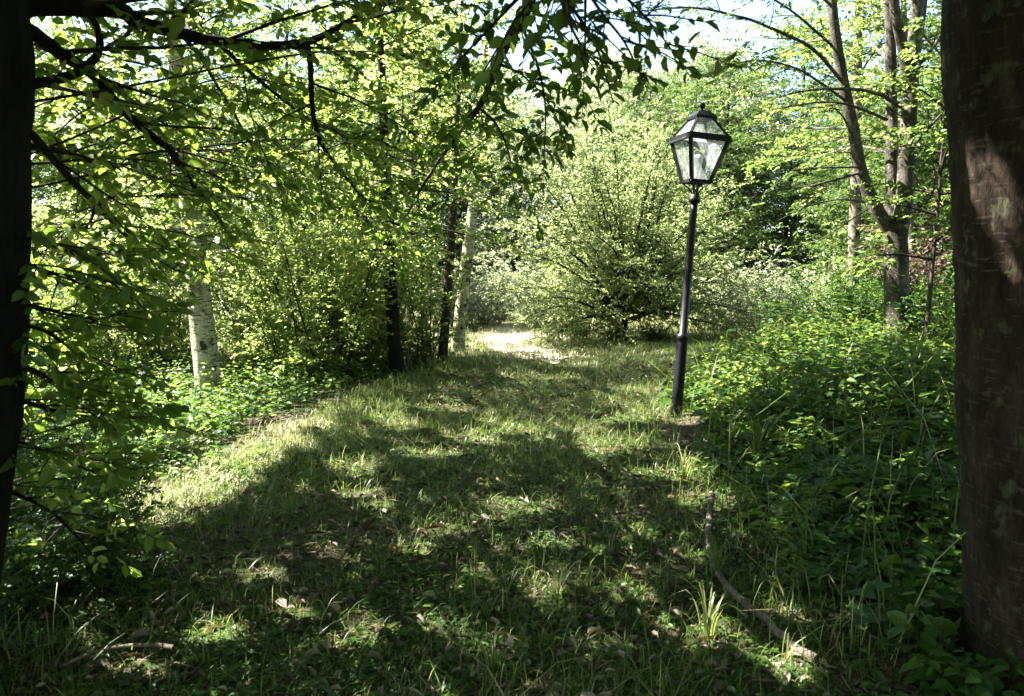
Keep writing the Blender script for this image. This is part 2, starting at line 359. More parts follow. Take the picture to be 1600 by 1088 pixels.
# pale dry path beyond the shade
cl = resample(np.array([(.7, 11.7, 0), (.25, 14, 0), (.0, 16, 0), (-.1, 18, 0), (-.15, 19.6, 0)]), 60)
wd = np.interp(np.linspace(0, 1, 60), [0, .18, .5, .85, 1], [.12, .5, .65, .55, .2]) + .5 * (fbm(np.stack([np.arange(60) * .4] * 3, -1)) - .45)
q = Q(); k = 13; u = np.linspace(-1, 1, k)
T = norm(np.gradient(cl, axis=0)); Sd = np.stack([T[:, 1], -T[:, 0], 0 * T[:, 0]], -1)
V = cl[:, None] + Sd[:, None] * (u[None, :, None] * wd[:, None, None]); V[..., 2] = ground(V[..., 0], V[..., 1]) + .02
i = np.arange(59)[:, None] * k + np.arange(k - 1)[None]
q.add(V, np.stack([i, i + 1, i + k + 1, i + k], -1))
tag(q.build('path', M['gravel']), kind='structure')

# ------------------------------------------------------------------ gaps in the canopy that let the sun down to the floor
def gpt(px, py):
    z = 0.0
    for _ in range(4):
        d = FWD + np.array([1.0, 0, 0]) * (px - 800) / F + UP * (544 - py) / F
        t = (z - CAM[2]) / d[2]; p = CAM + d * t; z = float(ground(p[0], p[1]))
    return p
FLECK = []   # x, y, half-length, half-width, angle
def fleck(px, py, a, b=None, ang=0.0):
    p = gpt(px, py); FLECK.append((p[0], p[1], a, b or a, ang, p[2]))
for px, py in ((470, 668), (430, 695), (395, 715), (365, 735), (335, 752), (300, 775), (262, 795), (228, 810)):
    fleck(px, py, .30, .26)
for px, py, a, b in ((810, 675, .28, .16), (745, 690, .2, .1), (640, 668, .2, .1), (690, 712, .16, .1), (820, 792, .22, .12), (780, 815, .10, .05), (700, 830, .12, .06),
                     (870, 925, .13, .09), (985, 930, .10, .05), (1110, 992, .14, .11), (1060, 745, .30, .14), (1105, 785, .18, .16), (960, 700, .3, .14),
                     (990, 655, .3, .18), (1010, 610, .35, .2), (930, 570, .5, .3), (860, 590, .4, .2), (700, 640, .3, .12), (600, 790, .10, .06), (560, 770, .14, .07),
                     (460, 960, .08, .06), (350, 990, .10, .06), (580, 985, .09, .06), (700, 975, .07, .05), (760, 900, .06, .05), (240, 1045, .10, .05), (420, 900, .06, .05), (575, 1000, .08, .05),
                     (1010, 835, .10, .06), (870, 850, .10, .05), (1255, 1040, .10, .07), (1240, 960, .08, .05), (1300, 700, .12, .08), (1200, 640, .2, .14), (1330, 600, .4, .25), (1430, 570, .5, .3), (1250, 570, .4, .25), (1180, 690, .10, .07), (1400, 660, .15, .1),
                     (90, 900, .1, .07), (160, 960, .09, .06), (60, 760, .14, .1), (250, 880, .06, .05), (1100, 870, .07, .05), (660, 860, .06, .04), (520, 860, .07, .04), (930, 1010, .05, .05), (800, 1010, .06, .04)):
    fleck(px, py, a, b)
_f = np.array(FLECK)
# lit spots on the right trunk
TR_Y = 2.62
def on_trunk(px, py, cx=1668, r=.345):
    c = at(cx, 400, TR_Y)[:2]; d = at(px, py, 1.0) - CAM; d = d / d[1]; e = np.array([d[0], 1.0]); A_ = e @ e; B_ = e @ c; C_ = c @ c - r * r
    t = (B_ - math.sqrt(max(B_ * B_ - A_ * C_, 0))) / A_; return CAM + d * t
TRK = [on_trunk(*p) for p in ((1533, 40), (1537, 60), (1512, 130), (1522, 275), (1524, 300), (1545, 250), (1560, 285), (1565, 310), (1580, 325), (1595, 340), (1560, 395), (1565, 415), (1590, 300))]
TRR = [.035, .03, .035, .03, .025, .03, .04, .04, .045, .04, .035, .025, .03]
TRK += [at(1094, 250, 7.3)]; TRR += [.30]
def cull(P, mg=.06):
    t = P[:, 2:3] / SUN[2]; g = (P - SUN * t)[:, :2]
    m = np.zeros(len(P), bool)
    for x, y, a, b, an, z in _f:
        gz = g + (SUN[:2] / SUN[2]) * z
        m |= ((gz[:, 0] - x) / (a + mg)) ** 2 + ((gz[:, 1] - y) / (b + mg)) ** 2 < 1
    for c, r in zip(TRK, TRR):
        d = P - c; al = d @ SUN; m |= (np.linalg.norm(d - al[:, None] * SUN, axis=1) < r + .045) & (al > 0)
    return m

# ------------------------------------------------------------------ the two near trees
def trunk_mesh(q, P, rad, sides=24, mat=0, rough=.16, n=None, seed=0):
    n = n or len(P) * 6; C = resample(P, n); x = np.linspace(0, 1, len(P))
    seg = np.concatenate([[0], np.cumsum(np.linalg.norm(np.diff(P, axis=0), axis=1))]); seg /= seg[-1]
    tube(q, C, np.interp(np.linspace(0, 1, n), seg, rad), sides, mat, rough, seed=seed)

LT = poly([(-175, 1160, 2.4), (-143, 960, 2.4), (-120, 850, 2.4), (-97, 700, 2.4), (-79, 600, 2.4), (-71, 400, 2.4), (-73, 200, 2.4), (-73, 0, 2.4)])
LT = np.vstack([LT, [(-2.0, 2.5, 4.2), (-2.3, 2.7, 6.0), (-2.7, 3.0, 8.0), (-3.0, 3.2, 10.5)]])
lt = thing('tree', (LT[0][0], LT[0][1], float(ground(LT[0][0], LT[0][1]))), 'near tree with a black shaded trunk and boughs reaching right over the path', 'tree')
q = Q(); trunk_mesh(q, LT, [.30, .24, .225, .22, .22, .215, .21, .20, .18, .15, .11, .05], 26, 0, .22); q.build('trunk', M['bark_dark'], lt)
qc = Q(); fc = Fol()
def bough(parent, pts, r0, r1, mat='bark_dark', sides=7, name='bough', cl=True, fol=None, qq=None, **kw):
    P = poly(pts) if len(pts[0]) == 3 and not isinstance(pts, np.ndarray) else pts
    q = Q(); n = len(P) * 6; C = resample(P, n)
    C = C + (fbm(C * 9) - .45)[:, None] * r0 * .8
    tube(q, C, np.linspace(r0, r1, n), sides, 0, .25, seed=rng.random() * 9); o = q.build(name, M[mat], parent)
    if cl: clothe(qq if qq is not None else qc, fol if fol is not None else fc, P, r0, r1, draw=False, **kw)
    return o
kw = dict(sub_sp=.13, sub_len=(.4, 1.2), tw_sp=.08, tw_len=(.14, .30), flat=.4)
bough(lt, [(-40, -10, 2.42), (0, 8, 2.5), (180, 15, 2.9), (230, 38, 3.1), (370, 68, 3.5), (480, 65, 3.9), (570, 20, 4.3), (650, -20, 4.8)], .034, .009, **kw)
bough(lt, [(480, 65, 3.9), (485, 110, 4.0), (490, 185, 4.2), (503, 225, 4.4), (535, 270, 4.8), (570, 310, 5.2), (612, 322, 5.6)], .017, .004, **kw)
bough(lt, [(-20, 20, 2.42), (45, 48, 2.5), (100, 85, 2.7), (140, 112, 2.9), (200, 180, 3.2), (270, 240, 3.6), (310, 300, 4.0), (350, 350, 4.4), (395, 378, 4.8)], .026, .005, **kw)
bough(lt, [(0, 140, 2.4), (40, 133, 2.45), (90, 125, 2.6), (130, 108, 2.75), (152, 85, 2.85), (152, 50, 2.9), (138, 8, 3.0), (128, -30, 3.1)], .020, .010, sub_sp=.3, sub_len=(.2, .5))
bough(lt, [(0, 170, 2.4), (48, 208, 2.5), (85, 250, 2.7), (120, 290, 2.95), (150, 318, 3.2), (200, 372, 3.8), (260, 415, 4.4), (300, 430, 4.9)], .016, .004, **kw)
bough(lt, [(150, 318, 3.2), (142, 345, 3.15), (124, 368, 3.1)], .009, .003, **kw)
bough(lt, [(330, 56, 3.4), (360, 85, 3.7), (400, 122, 4.1), (495, 195, 4.8), (540, 215, 5.2), (615, 245, 5.8), (690, 262, 6.4)], .013, .004, **kw)
bough(lt, [(230, 38, 3.1), (290, 60, 3.6), (350, 150, 4.6), (420, 270, 5.6), (480, 330, 6.4)], .013, .004, **kw)
bough(lt, [(-10, 215, 2.42), (70, 232, 2.7), (110, 240, 3.0), (180, 260, 3.6), (240, 240, 4.4), (320, 200, 5.2)], .013, .004, **kw)
for px, py, Yt in ((120, 60, 4.6), (330, 40, 5.4), (560, 60, 6.2), (180, 190, 4.8), (300, 220, 5.4), (540, 180, 6.6), (100, 280, 5.0), (640, 60, 6.4), (370, 330, 6.4), (500, 300, 6.8), (640, 250, 7.0), (760, 120, 6.8)):
    k = 5 + (py < 150) + (py < 70); s0 = LT[k] + (LT[k + 1] - LT[k]) * rng.random(); e = at(px, py, Yt)
    mdl = (s0 * .45 + e * .55) + np.array([rng.normal(0, .1), rng.normal(0, .1), .12 + .25 * rng.random()])
    clothe(qc, fc, resample(np.array([s0, s0 * .75 + mdl * .25, mdl, e]), 8), .0055, .003, start=.5, sub_sp=.26, sub_len=(.4, 1.1), tw_sp=.10, tw_len=(.14, .30), flat=.45)
low = dict(sub_sp=.065, sub_len=(.2, .5), tw_sp=.07, tw_len=(.12, .26))
for pts in ([(-10, 470, 2.4), (52, 478, 2.5), (110, 492, 2.7), (185, 500, 3.0)], [(-10, 505, 2.4), (55, 512, 2.5), (90, 530, 2.6), (135, 565, 2.8)], [(-10, 620, 2.4), (35, 626, 2.5), (110, 648, 2.8), (210, 650, 3.3)],
            [(-10, 400, 2.4), (60, 420, 2.5), (120, 440, 2.7), (190, 480, 3.0)], [(-10, 560, 2.4), (45, 575, 2.5), (100, 600, 2.7), (160, 610, 3.0)], [(-20, 760, 2.35), (20, 770, 2.5), (80, 800, 2.7), (130, 850, 2.8)], [(-10, 350, 2.4), (50, 370, 2.5), (110, 395, 2.75), (170, 430, 3.0)]):
    bough(lt, pts, .009, .003, **low)
bough(lt, [(-60, 700, 2.35), (10, 690, 2.5), (60, 700, 2.65), (140, 735, 2.9)], .008, .003, **low)
fc.leaf(qc, 8, .052, .64, .6, 52, .25, cull=cull)
qc.build('crown', [M['leaf_near'], M['twig']], lt)
# near right tree
RT = np.array([at(1666, 1090, TR_Y), at(1676, 950, TR_Y), at(1671, 700, TR_Y), at(1668, 400, TR_Y), at(1662, 200, TR_Y), at(1654, 0, TR_Y)])
top = RT[-1]; RT = np.vstack([RT, [top + [-.05, .0, 1.5], top + [.0, .1, 3.5], top + [.2, .3, 6.0]]]); RT[0][2] = float(ground(RT[0][0], RT[0][1])) - .05
rt = thing('tree', (RT[0][0], RT[0][1], float(ground(RT[0][0], RT[0][1]))), 'thick brown tree trunk with sunlit bark patches and lichen spots, cut by the right edge', 'tree')
q = Q(); trunk_mesh(q, RT, [.375, .35, .345, .345, .345, .345, .32, .22, .08], 140, 0, .05, 320); q.build('trunk', M['bark_cherry'], rt)
qr = Q(); fr_ = Fol()
P0 = poly([(1010, -330, 2.9), (880, -120, 3.0), (825, 15, 3.4), (790, 75, 3.7), (750, 165, 4.2), (700, 230, 4.8), (655, 300, 5.5), (632, 345, 6.0)])
P0 = np.vstack([[RT[6] + [-.2, 0, .2]], P0])
kw2 = dict(sub_sp=.30, sub_len=(.4, 1.2), tw_sp=.085, tw_len=(.15, .32), start=.35)
bough(rt, P0, .036, .006, 'bark_brown', fol=fr_, qq=qr, **kw2)
bough(rt, [(748, 168, 4.2), (775, 195, 4.3), (795, 240, 4.5), (803, 300, 4.7)], .008, .003, 'bark_brown', fol=fr_, qq=qr, sub_sp=.16, sub_len=(.2, .6), tw_sp=.08, tw_len=(.12, .26))
bough(rt, [(815, 40, 3.45), (840, 100, 3.6), (852, 170, 3.8), (850, 245, 4.0)], .008, .003, 'bark_brown', fol=fr_, qq=qr, sub_sp=.2, sub_len=(.2, .5), tw_sp=.09, tw_len=(.12, .26))
near = dict(sub_sp=.08, sub_len=(.12, .3), tw_sp=.075, tw_len=(.10, .2), start=.25)
N0 = np.vstack([[RT[6] + [-.25, -.05, .1]], poly([(980, -200, 1.95), (890, -60, 2.0), (880, 10, 2.05), (905, 70, 2.1)])])
qn = Q(); fn = Fol()
bough(rt, N0, .016, .004, 'bark_brown', fol=fn, qq=qn, sub_sp=.07, sub_len=(.16, .34), tw_sp=.06, tw_len=(.10, .2), start=.62)
for pts in ([(890, -60, 2.0), (940, 20, 2.05), (975, 65, 2.1), (1000, 115, 2.2)], [(890, -60, 2.0), (970, -10, 2.1), (1020, 40, 2.2), (1055, 85, 2.3)], [(880, -10, 2.05), (930, 70, 2.15), (950, 130, 2.25)],
            [(890, -60, 2.0), (830, 0, 2.1), (800, 50, 2.2)]):
    bough(rt, pts, .006, .002, 'bark_brown', fol=fn, qq=qn, **near)
fr_.leaf(qr, 9, .066, .48, .5, 50, .25, cull=cull); qr.build('crown', [M['leaf_near'], M['twig']], rt)
fn.leaf(qn, 5, .044, .56, .6, 55, .3, cull=cull); qn.build('crown', [M['leaf_near'], M['twig']], rt)

# ------------------------------------------------------------------ trees of the middle distance
def crown_on(q, fol, P, hmin, hmax, n1, length, elev=(-5, 35), r1=.02, droop=.1, **kw):
    z = P[:, 2]; g = 0.0
    for i in range(n1):
        u = (i + rng.random()) / n1; h = hmin + (hmax - hmin) * u
        s = np.array([np.interp(h, z, P[:, 0]), np.interp(h, z, P[:, 1]), h]); g += 2.4 + rng.normal(0, .35)
        L = length(u) * rng.uniform(.75, 1.2); e = R(rng.uniform(*elev) + 20 * u)
        d = np.array([math.cos(g) * math.cos(e), math.sin(g) * math.cos(e), math.sin(e)])
        B = branch_from(s, d, L, 6, droop, .08)
        clothe(q, fol, B, r1 * (1 - .5 * u) + .004, .003, **kw)
def mid_tree(name, pts, rad, Y, label, cat, bark, leafm, topz, hmin, n1, length, group=None, size=.055, k=9, up=None, leafkw={}, **kw):
    P = poly([(a, b, Y) for a, b in pts]); last = P[-1]; d = norm(P[-1] - P[-2])
    if up is None: P = np.vstack([P, last + d * (topz - last[2]) * .5, last + d * (topz - last[2])])
    gz = float(ground(P[0][0], P[0][1])); P[0][2] = gz - .05
    t = thing(name, (P[0][0], P[0][1], gz), label, cat, group)
    q = Q(); m = len(P); rr = np.interp(np.linspace(0, 1, m), [0, .12, .5, 1], [rad * 1.25, rad, rad * .8, rad * .15])
    seg = np.concatenate([[0], np.cumsum(np.linalg.norm(np.diff(P, axis=0), axis=1))]); seg /= seg[-1]
    rr = np.interp(seg, [0, .04, .15, .6, 1], [rad * 1.3, rad * 1.05, rad * .95, rad * .65, rad * .12])
    trunk_mesh(q, P, rr, 16, 0, .14, 60, seed=rng.random() * 90); q.build('trunk', M[bark], t)
    q = Q(); fo = Fol(); C = resample(P, 40)
    crown_on(q, fo, C, hmin, topz - .3, n1, length, **kw)
    fo.leaf(q, k, size, **leafkw); q.build('crown', [M[leafm], M['twig']], t)
    return t
mk = dict(sub_sp=.20, sub_len=(.5, 1.2), tw_sp=.085, tw_len=(.2, .42))
mid_tree('birch_tree', [(330, 622), (325, 590), (315, 500), (308, 430), (298, 330), (285, 200), (272, 60)], .155, 9.1, 'white barked birch with dark marks rising from low plants left of the path', 'tree', 'bark_birch', 'leaf_mid', 6.2, 1.8, 20, lambda u: 2.3 * (1 - .6 * u), size=.062, k=8, leafkw=dict(cull=cull), **mk)
mid_tree('tree', [(622, 592), (616, 540), (611, 450), (607, 370), (602, 250), (594, 60)], .095, 10.5, 'dark slim upright trunk in the thicket, left of the two leaning stems by the path', 'tree', 'bark_dark', 'leaf_mid', 6.4, 1.6, 22, lambda u: 2.2 * (1 - .6 * u), size=.06, k=8, leafkw=dict(cull=cull), **mk)
mid_tree('tree', [(690, 572), (693, 540), (699, 460), (705, 380), (710, 280), (718, 100)], .075, 11.8, 'thin brown trunk leaning right, just left of the pale birch beside the bright path', 'tree', 'bark_brown', 'leaf_mid', 6.6, 1.8, 17, lambda u: 1.8 * (1 - .6 * u), size=.06, k=8, leafkw=dict(cull=cull), **mk)
mid_tree('birch_tree', [(715, 553), (717, 530), (723, 460), (733, 380), (742, 290), (760, 60)], .115, 13.6, 'pale birch trunk leaning right at the edge of the bright path', 'tree', 'bark_birch', 'leaf_mid', 6.8, 2.9, 16, lambda u: 1.7 * (1 - .6 * u), size=.062, k=8, **mk)
mid_tree('tree', [(640, 560), (642, 450), (645, 300), (648, 120)], .06, 15, 'slender dark stem among bright leaves behind the thicket', 'tree', 'bark_brown', 'leaf_mid', 6.8, 2.6, 20, lambda u: 2.1 * (1 - .55 * u), size=.075, k=8, **mk)
mid_tree('tree', [(170, 570), (165, 480), (158, 330), (150, 150)], .08, 12.5, 'leafy tree with a hidden stem behind the white barked birch', 'tree', 'bark_brown', 'leaf_mid', 5.0, 1.5, 22, lambda u: 2.5 * (1 - .55 * u), size=.07, k=8, **mk)
mid_tree('tree', [(430, 570), (436, 480), (440, 330), (446, 150)], .07, 12.8, 'leafy tree between the white birch and the dark slim trunk', 'tree', 'bark_brown', 'leaf_mid', 6.0, 1.5, 22, lambda u: 2.2 * (1 - .55 * u), size=.068, k=8, **mk)

# the round many-stemmed bush tree
by = 16.2; bp = at(970, 530, by); bz = float(ground(bp[0], bp[1])); bt = thing('bush_tree', (bp[0], bp[1], bz), 'round many stemmed bushy tree with fine yellow green leaves behind the lamp', 'tree')
q = Q(); fo = Fol(); qt = Q()
tube(qt, resample(np.array([[bp[0], bp[1], bz - .1], [bp[0] + .02, bp[1], bz + .3], [bp[0] + .03, bp[1], bz + .55]]), 8), np.linspace(.17, .09, 8), 14, 0, .3)
for i in range(72):
    a = i * 2.4 + rng.normal(0, .25); u = (i + .5) / 72; e = R(4 + 80 * u ** .9 + rng.normal(0, 5)); L = (2.75 + 1.75 * u ** 1.3) * rng.uniform(.9, 1.08)
    d = np.array([math.cos(a) * math.cos(e), math.sin(a) * math.cos(e), math.sin(e)])
    s = np.array([bp[0] + rng.normal(0, .05), bp[1] + rng.normal(0, .05), bz + .3 + .5 * rng.random()])
    B = branch_from(s, d, L, 7, .26 * (1 - u) + .03, .07)
    C = resample(B, 16); tube(qt, C, np.linspace(.038, .006, 16), 6, 0, .2)
    clothe(q, fo, B, .03, .005, sub_sp=.13, sub_len=(.45, 1.2), tw_sp=.085, tw_len=(.16, .36), start=.10 if u < .5 else .25, flat=.5, draw=False)
qt.build('trunk', M['bark_dark'], bt)
fo.leaf(q, 10, .052, .48, .8, 50, .2); q.build('crown', [M['leaf_bush'], M['twig']], bt)

# the forked grey tree on the right
gy_ = 10.0; gb = at(1404, 575, gy_); gz = float(ground(gb[0], gb[1])); gt = thing('tree', (gb[0], gb[1], gz), 'grey barked tree forking low into three stems with bare side branches', 'tree')
q = Q(); P = poly([(1406, 590, gy_), (1404, 540, gy_), (1401, 470, gy_), (1400, 400, gy_), (1398, 350, gy_)]); P[0][2] = gz - .05; trunk_mesh(q, P, [.2, .165, .155, .155, .14], 22, 0, .12, 40); q.build('trunk', M['bark_grey'], gt)
qg = Q(); fg = Fol()
def stem(pts, r0, r1, cr=True):
    P = poly(pts); q = Q(); n = len(P) * 6; C = resample(P, n); tube(q, C, np.linspace(r0, r1, n), 14, 0, .14, seed=rng.random() * 30); q.build('stem', M['bark_grey'], gt)
    return C
Y = gy_
SL = stem([(1399, 372, Y), (1384, 350, Y), (1365, 318, Y), (1346, 270, Y), (1331, 190, Y - .05), (1318, 130, Y - .1), (1305, 50, Y - .15), (1298, -30, Y - .2), (1290, -200, Y - .3), (1280, -420, Y - .3)], .088, .03)
SM = stem([(1399, 375, Y + .05), (1393, 340, Y + .1), (1393, 280, Y + .15), (1393, 180, Y + .2), (1391, 60, Y + .2), (1388, -40, Y + .2), (1380, -200, Y + .3), (1370, -450, Y + .3)], .09, .03)
SR = stem([(1402, 375, Y), (1412, 320, Y - .05), (1416, 260, Y - .05), (1419, 200, Y - .05), (1423, 140, Y - .05), (1428, 80, Y - .05), (1434, 0, Y - .1), (1442, -120, Y - .1), (1450, -400, Y)], .115, .04)
stem([(1421, 150, Y - .05), (1412, 80, Y - .12), (1399, 20, Y - .2), (1392, -60, Y - .25), (1384, -300, Y - .3)], .075, .03)
stem([(1424, 120, Y), (1436, 60, Y + .1), (1446, -20, Y + .2), (1455, -200, Y + .3)], .05, .02)
def gb_(pts, r0, r1, leafy=True, **k2):
    bough(gt, pts, r0, r1, 'bark_grey', fol=fg, qq=qg, cl=leafy, **(k2 or dict(sub_sp=.38, sub_len=(.35, .95), tw_sp=.14, tw_len=(.2, .4), start=.3, lift=.0)))
gb_([(1408, 167, Y), (1360, 143, Y - .4), (1275, 140, Y - .9), (1212, 153, Y - 1.4)], .030, .006, True, sub_sp=.7, sub_len=(.3, .7), tw_sp=.25, tw_len=(.2, .4), start=.4)
gb_([(1386, 187, Y), (1330, 165, Y - .4), (1280, 160, Y - .8), (1200, 173, Y - 1.4)], .022, .005, True, sub_sp=.7, sub_len=(.3, .7), tw_sp=.25, tw_len=(.2, .4), start=.4)
gb_([(1318, 130, Y - .1), (1270, 77, Y - .5), (1200, 42, Y - 1.0), (1150, 25, Y - 1.3), (1080, 12, Y - 1.6), (975, 20, Y - 2.0)], .026, .006)
gb_([(1340, 230, Y), (1318, 185, Y - .2), (1295, 162, Y - .4)], .018, .006, False)
gb_([(1345, 262, Y), (1290, 262, Y - .6), (1200, 270, Y - 1.3)], .016, .004, False)
gb_([(1370, 320, Y), (1320, 312, Y - .5), (1270, 320, Y - 1.0), (1215, 345, Y - 1.4)], .016, .004, False)
gb_([(1385, 215, Y), (1310, 218, Y + .5), (1240, 240, Y + 1.0)], .016, .004, False)
gb_([(1425, 235, Y), (1456, 195, Y - .2), (1490, 160, Y - .4), (1530, 130, Y - .6)], .022, .006)
gb_([(1428, 110, Y), (1460, 72, Y - .2), (1490, 15, Y - .4)], .03, .008)
for pts in ([(1310, 80, Y - .1), (1240, 20, Y - .3), (1170, -20, Y - .6), (1080, -30, Y - 1.0)], [(1325, 160, Y), (1250, 110, Y - 1.2), (1180, 95, Y - 2.2), (1120, 110, Y - 3)], [(1335, 200, Y), (1260, 200, Y + .8), (1180, 190, Y + 1.6)],
            [(1345, 270, Y), (1270, 290, Y - .6), (1200, 300, Y - 1.0), (1170, 330, Y - 1.2)], [(1393, 240, Y + .1), (1340, 230, Y + 1.2), (1270, 250, Y + 2.2), (1210, 290, Y + 2.8)], [(1392, 100, Y + .2), (1330, 40, Y + 1.2), (1260, 30, Y + 2.0)],
            [(1395, 310, Y + .1), (1350, 330, Y + 1.0), (1290, 370, Y + 1.6), (1240, 390, Y + 2)], [(1300, 10, Y - .2), (1240, -40, Y - 1.4), (1180, -30, Y - 2.6)], [(1416, 250, Y), (1440, 290, Y + .8), (1480, 320, Y + 1.4)], [(1430, 40, Y), (1475, 90, Y + 1), (1520, 120, Y + 1.6)],
            [(1300, -30, Y - .2), (1200, -50, Y + .5), (1120, -10, Y + 1), (1050, 40, Y + 1.4)], [(1393, 150, Y + .2), (1440, 110, Y + 1.5), (1480, 120, Y + 2.2)], [(1310, 60, Y), (1250, 70, Y + 1.6), (1180, 110, Y + 2.6), (1130, 160, Y + 3)]):
    gb_(pts, .02, .004)
for sx in (SL, SM, SR):   # upper crown above the picture
    for i in range(9):
        s = sx[-1 - 2 * i]; a = rng.uniform(0, 6.28); clothe(qg, fg, branch_from(s, (math.cos(a), math.sin(a), .4), rng.uniform(1.2, 2.2), 6, .1), .02, .004, sub_sp=.3, sub_len=(.4, .9), tw_sp=.14, tw_len=(.2, .4))
fg.leaf(qg, 11, .062, .36, .4, 62, .18); qg.build('crown', [M['leaf_rowan'], M['twig']], gt)

M['berry'] = plain_mat('rowan_berry', (.20, .04, .015), .35, 0, .5, .2, 40)
for px, py, Yb in ((1186, 148, 8.9), (1163, 156, 8.8), (1150, 192, 8.8), (1205, 205, 8.9), (1172, 305, 8.9)):
    q = Q(); c0 = at(px, py, Yb)
    for i in range(13):
        b_ = c0 + rng.normal(0, 1, 3) * [.045, .045, .02]; t_ = np.linspace(.15, 3.0, 5)
        tube(q, np.stack([0 * t_ + b_[0], 0 * t_ + b_[1], b_[2] - .007 * np.cos(t_)], -1), .007 * np.sin(t_) + .0005, 6)
        tube(q, np.array([b_, c0 + [0, 0, .06]]), .0012, 3, 1)
    q.build('berry_cluster', [M['berry'], M['twig']], gt)
mid_tree('tree', [(1329, 560), (1331, 470), (1334, 390), (1337, 300), (1340, 120)], .12, 14.5, 'pale blotched trunk behind and left of the forked grey tree', 'tree', 'bark_pale', 'leaf_rowan', 9.5, 3.6, 22, lambda u: 2.1 * (1 - .5 * u), size=.075, k=8, **mk)
mid_tree('tree', [(1432, 560), (1428, 470), (1424, 390), (1420, 300), (1415, 120)], .085, 13.2, 'narrow brown trunk just right of the forked grey tree', 'tree', 'bark_pale', 'leaf_rowan', 9.0, 3.4, 18, lambda u: 2.0 * (1 - .5 * u), size=.075, k=8, **mk)
mid_tree('sapling', [(1445, 560), (1452, 470), (1462, 360), (1472, 240)], .03, 9.4, 'thin bent sapling stem between the forked grey tree and the thick right trunk', 'sapling', 'bark_brown', 'leaf_rowan', 4.6, 1.6, 16, lambda u: .9 * (1 - .4 * u), size=.07, k=8, **mk)

# ------------------------------------------------------------------ far trees, shrubs: a few models, copied
REC['on'] = False
def proto_tree(name, cat, H, rad, spread, n1, hmin, bark, leafm, size, k, simple=True, wl=.6, elev=(-5, 35), tilt=.6, **kw):
    P = np.array([[0, 0, -.1], [.05 * H * rng.normal(0, .3), .03, .3 * H], [.05 * H * rng.normal(0, .5), 0, .65 * H], [0, 0, H]]); t = thing(name, (0, 0, 0), 'x', cat)
    q = Q(); trunk_mesh(q, P, [rad * 1.3, rad, rad * .6, rad * .1], 10, 0, .15, 24); a = q.build('trunk', M[bark], t)
    q = Q(); fo = Fol(); crown_on(q, fo, resample(P, 30), hmin, H * .97, n1, spread, elev, .03, **kw)
    fo.leaf(q, k, size, wl, tilt, simple=simple, twig=False); b = q.build('crown', [M[leafm], M['twig']], t)
    PROTO_CH[t.name] = [a, b]; return t
fk = dict(sub_sp=.34, sub_len=(.8, 1.9), tw_sp=.15, tw_len=(.35, .7))
far1 = proto_tree('broadleaf_tree', 'tree', 11, .16, lambda u: 3.2 * math.sin(math.pi * (.2 + .75 * u)) + .3, 64, 1.0, 'bark_brown', 'leaf_far', .13, 9, **fk)
far2 = proto_tree('broadleaf_tree', 'tree', 8, .12, lambda u: 2.7 * math.sin(math.pi * (.25 + .7 * u)) + .3, 60, .5, 'bark_brown', 'leaf_mid', .115, 8, **fk)
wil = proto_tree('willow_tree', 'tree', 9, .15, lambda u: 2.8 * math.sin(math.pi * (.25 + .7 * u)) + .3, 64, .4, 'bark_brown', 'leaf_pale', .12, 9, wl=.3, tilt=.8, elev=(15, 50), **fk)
spr = proto_tree('spruce_tree', 'tree', 13, .17, lambda u: 2.9 * (1 - u) + .25, 80, .5, 'bark_dark', 'needle', .13, 10, wl=.28, elev=(-25, -5), sub_sp=.3, sub_len=(.5, 1.1), tw_sp=.15, tw_len=(.3, .5))
sk = dict(sub_sp=.10, sub_len=(.3, .7), tw_sp=.07, tw_len=(.14, .3))
def proto_shrub(name, cat, H, ns, leafm, size, k, spread=.5, **kw):
    t = thing(name, (0, 0, 0), 'x', cat); q = Q(); fo = Fol(); qt = Q()
    for i in range(ns):
        a = i * 2.4; s = np.array([math.cos(a) * .12 * (i ** .5) * .6, math.sin(a) * .12 * (i ** .5) * .6, -.05]); d = np.array([math.cos(a) * spread * rng.uniform(.4, 1.2), math.sin(a) * spread * rng.uniform(.4, 1.2), 1.])
        B = branch_from(s, d, H * rng.uniform(.7, 1.05), 7, .05, .07); C = resample(B, 12); tube(qt, C, np.linspace(.014, .003, 12) * H / 2, 5, 0)
        clothe(q, fo, B, .01, .003, start=.03, draw=False, **kw)
    a = qt.build('stem', M['bark_brown'], t); fo.leaf(q, k, size, .55, .55, twig=True); b = q.build('crown', [M[leafm], M['twig']], t); PROTO_CH[t.name] = [a, b]; return t
sh1 = proto_shrub('leafy_shrub', 'shrub', 2.4, 10, 'leaf_mid', .058, 8, spread=.34, sub_sp=.13, sub_len=(.2, .75), tw_sp=.08, tw_len=(.14, .3), flat=.5)
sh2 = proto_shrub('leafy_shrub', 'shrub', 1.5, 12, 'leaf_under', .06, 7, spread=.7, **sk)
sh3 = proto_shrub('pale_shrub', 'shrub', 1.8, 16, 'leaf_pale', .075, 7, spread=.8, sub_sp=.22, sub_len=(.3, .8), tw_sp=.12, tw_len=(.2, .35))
M['dead_leaf'] = leaf_mat('withered_leaf', [(.04, .026, .02), (.08, .055, .04), (.15, .11, .085)], [(.05, .025, .017), (.09, .05, .035), (.14, .08, .06)], .25, .6, .2)
dry = proto_shrub('dry_shrub', 'shrub', 2.2, 12, 'dead_leaf', .07, 7, spread=.4, sub_sp=.12, sub_len=(.3, .7), tw_sp=.08, tw_len=(.14, .3))
used = set()
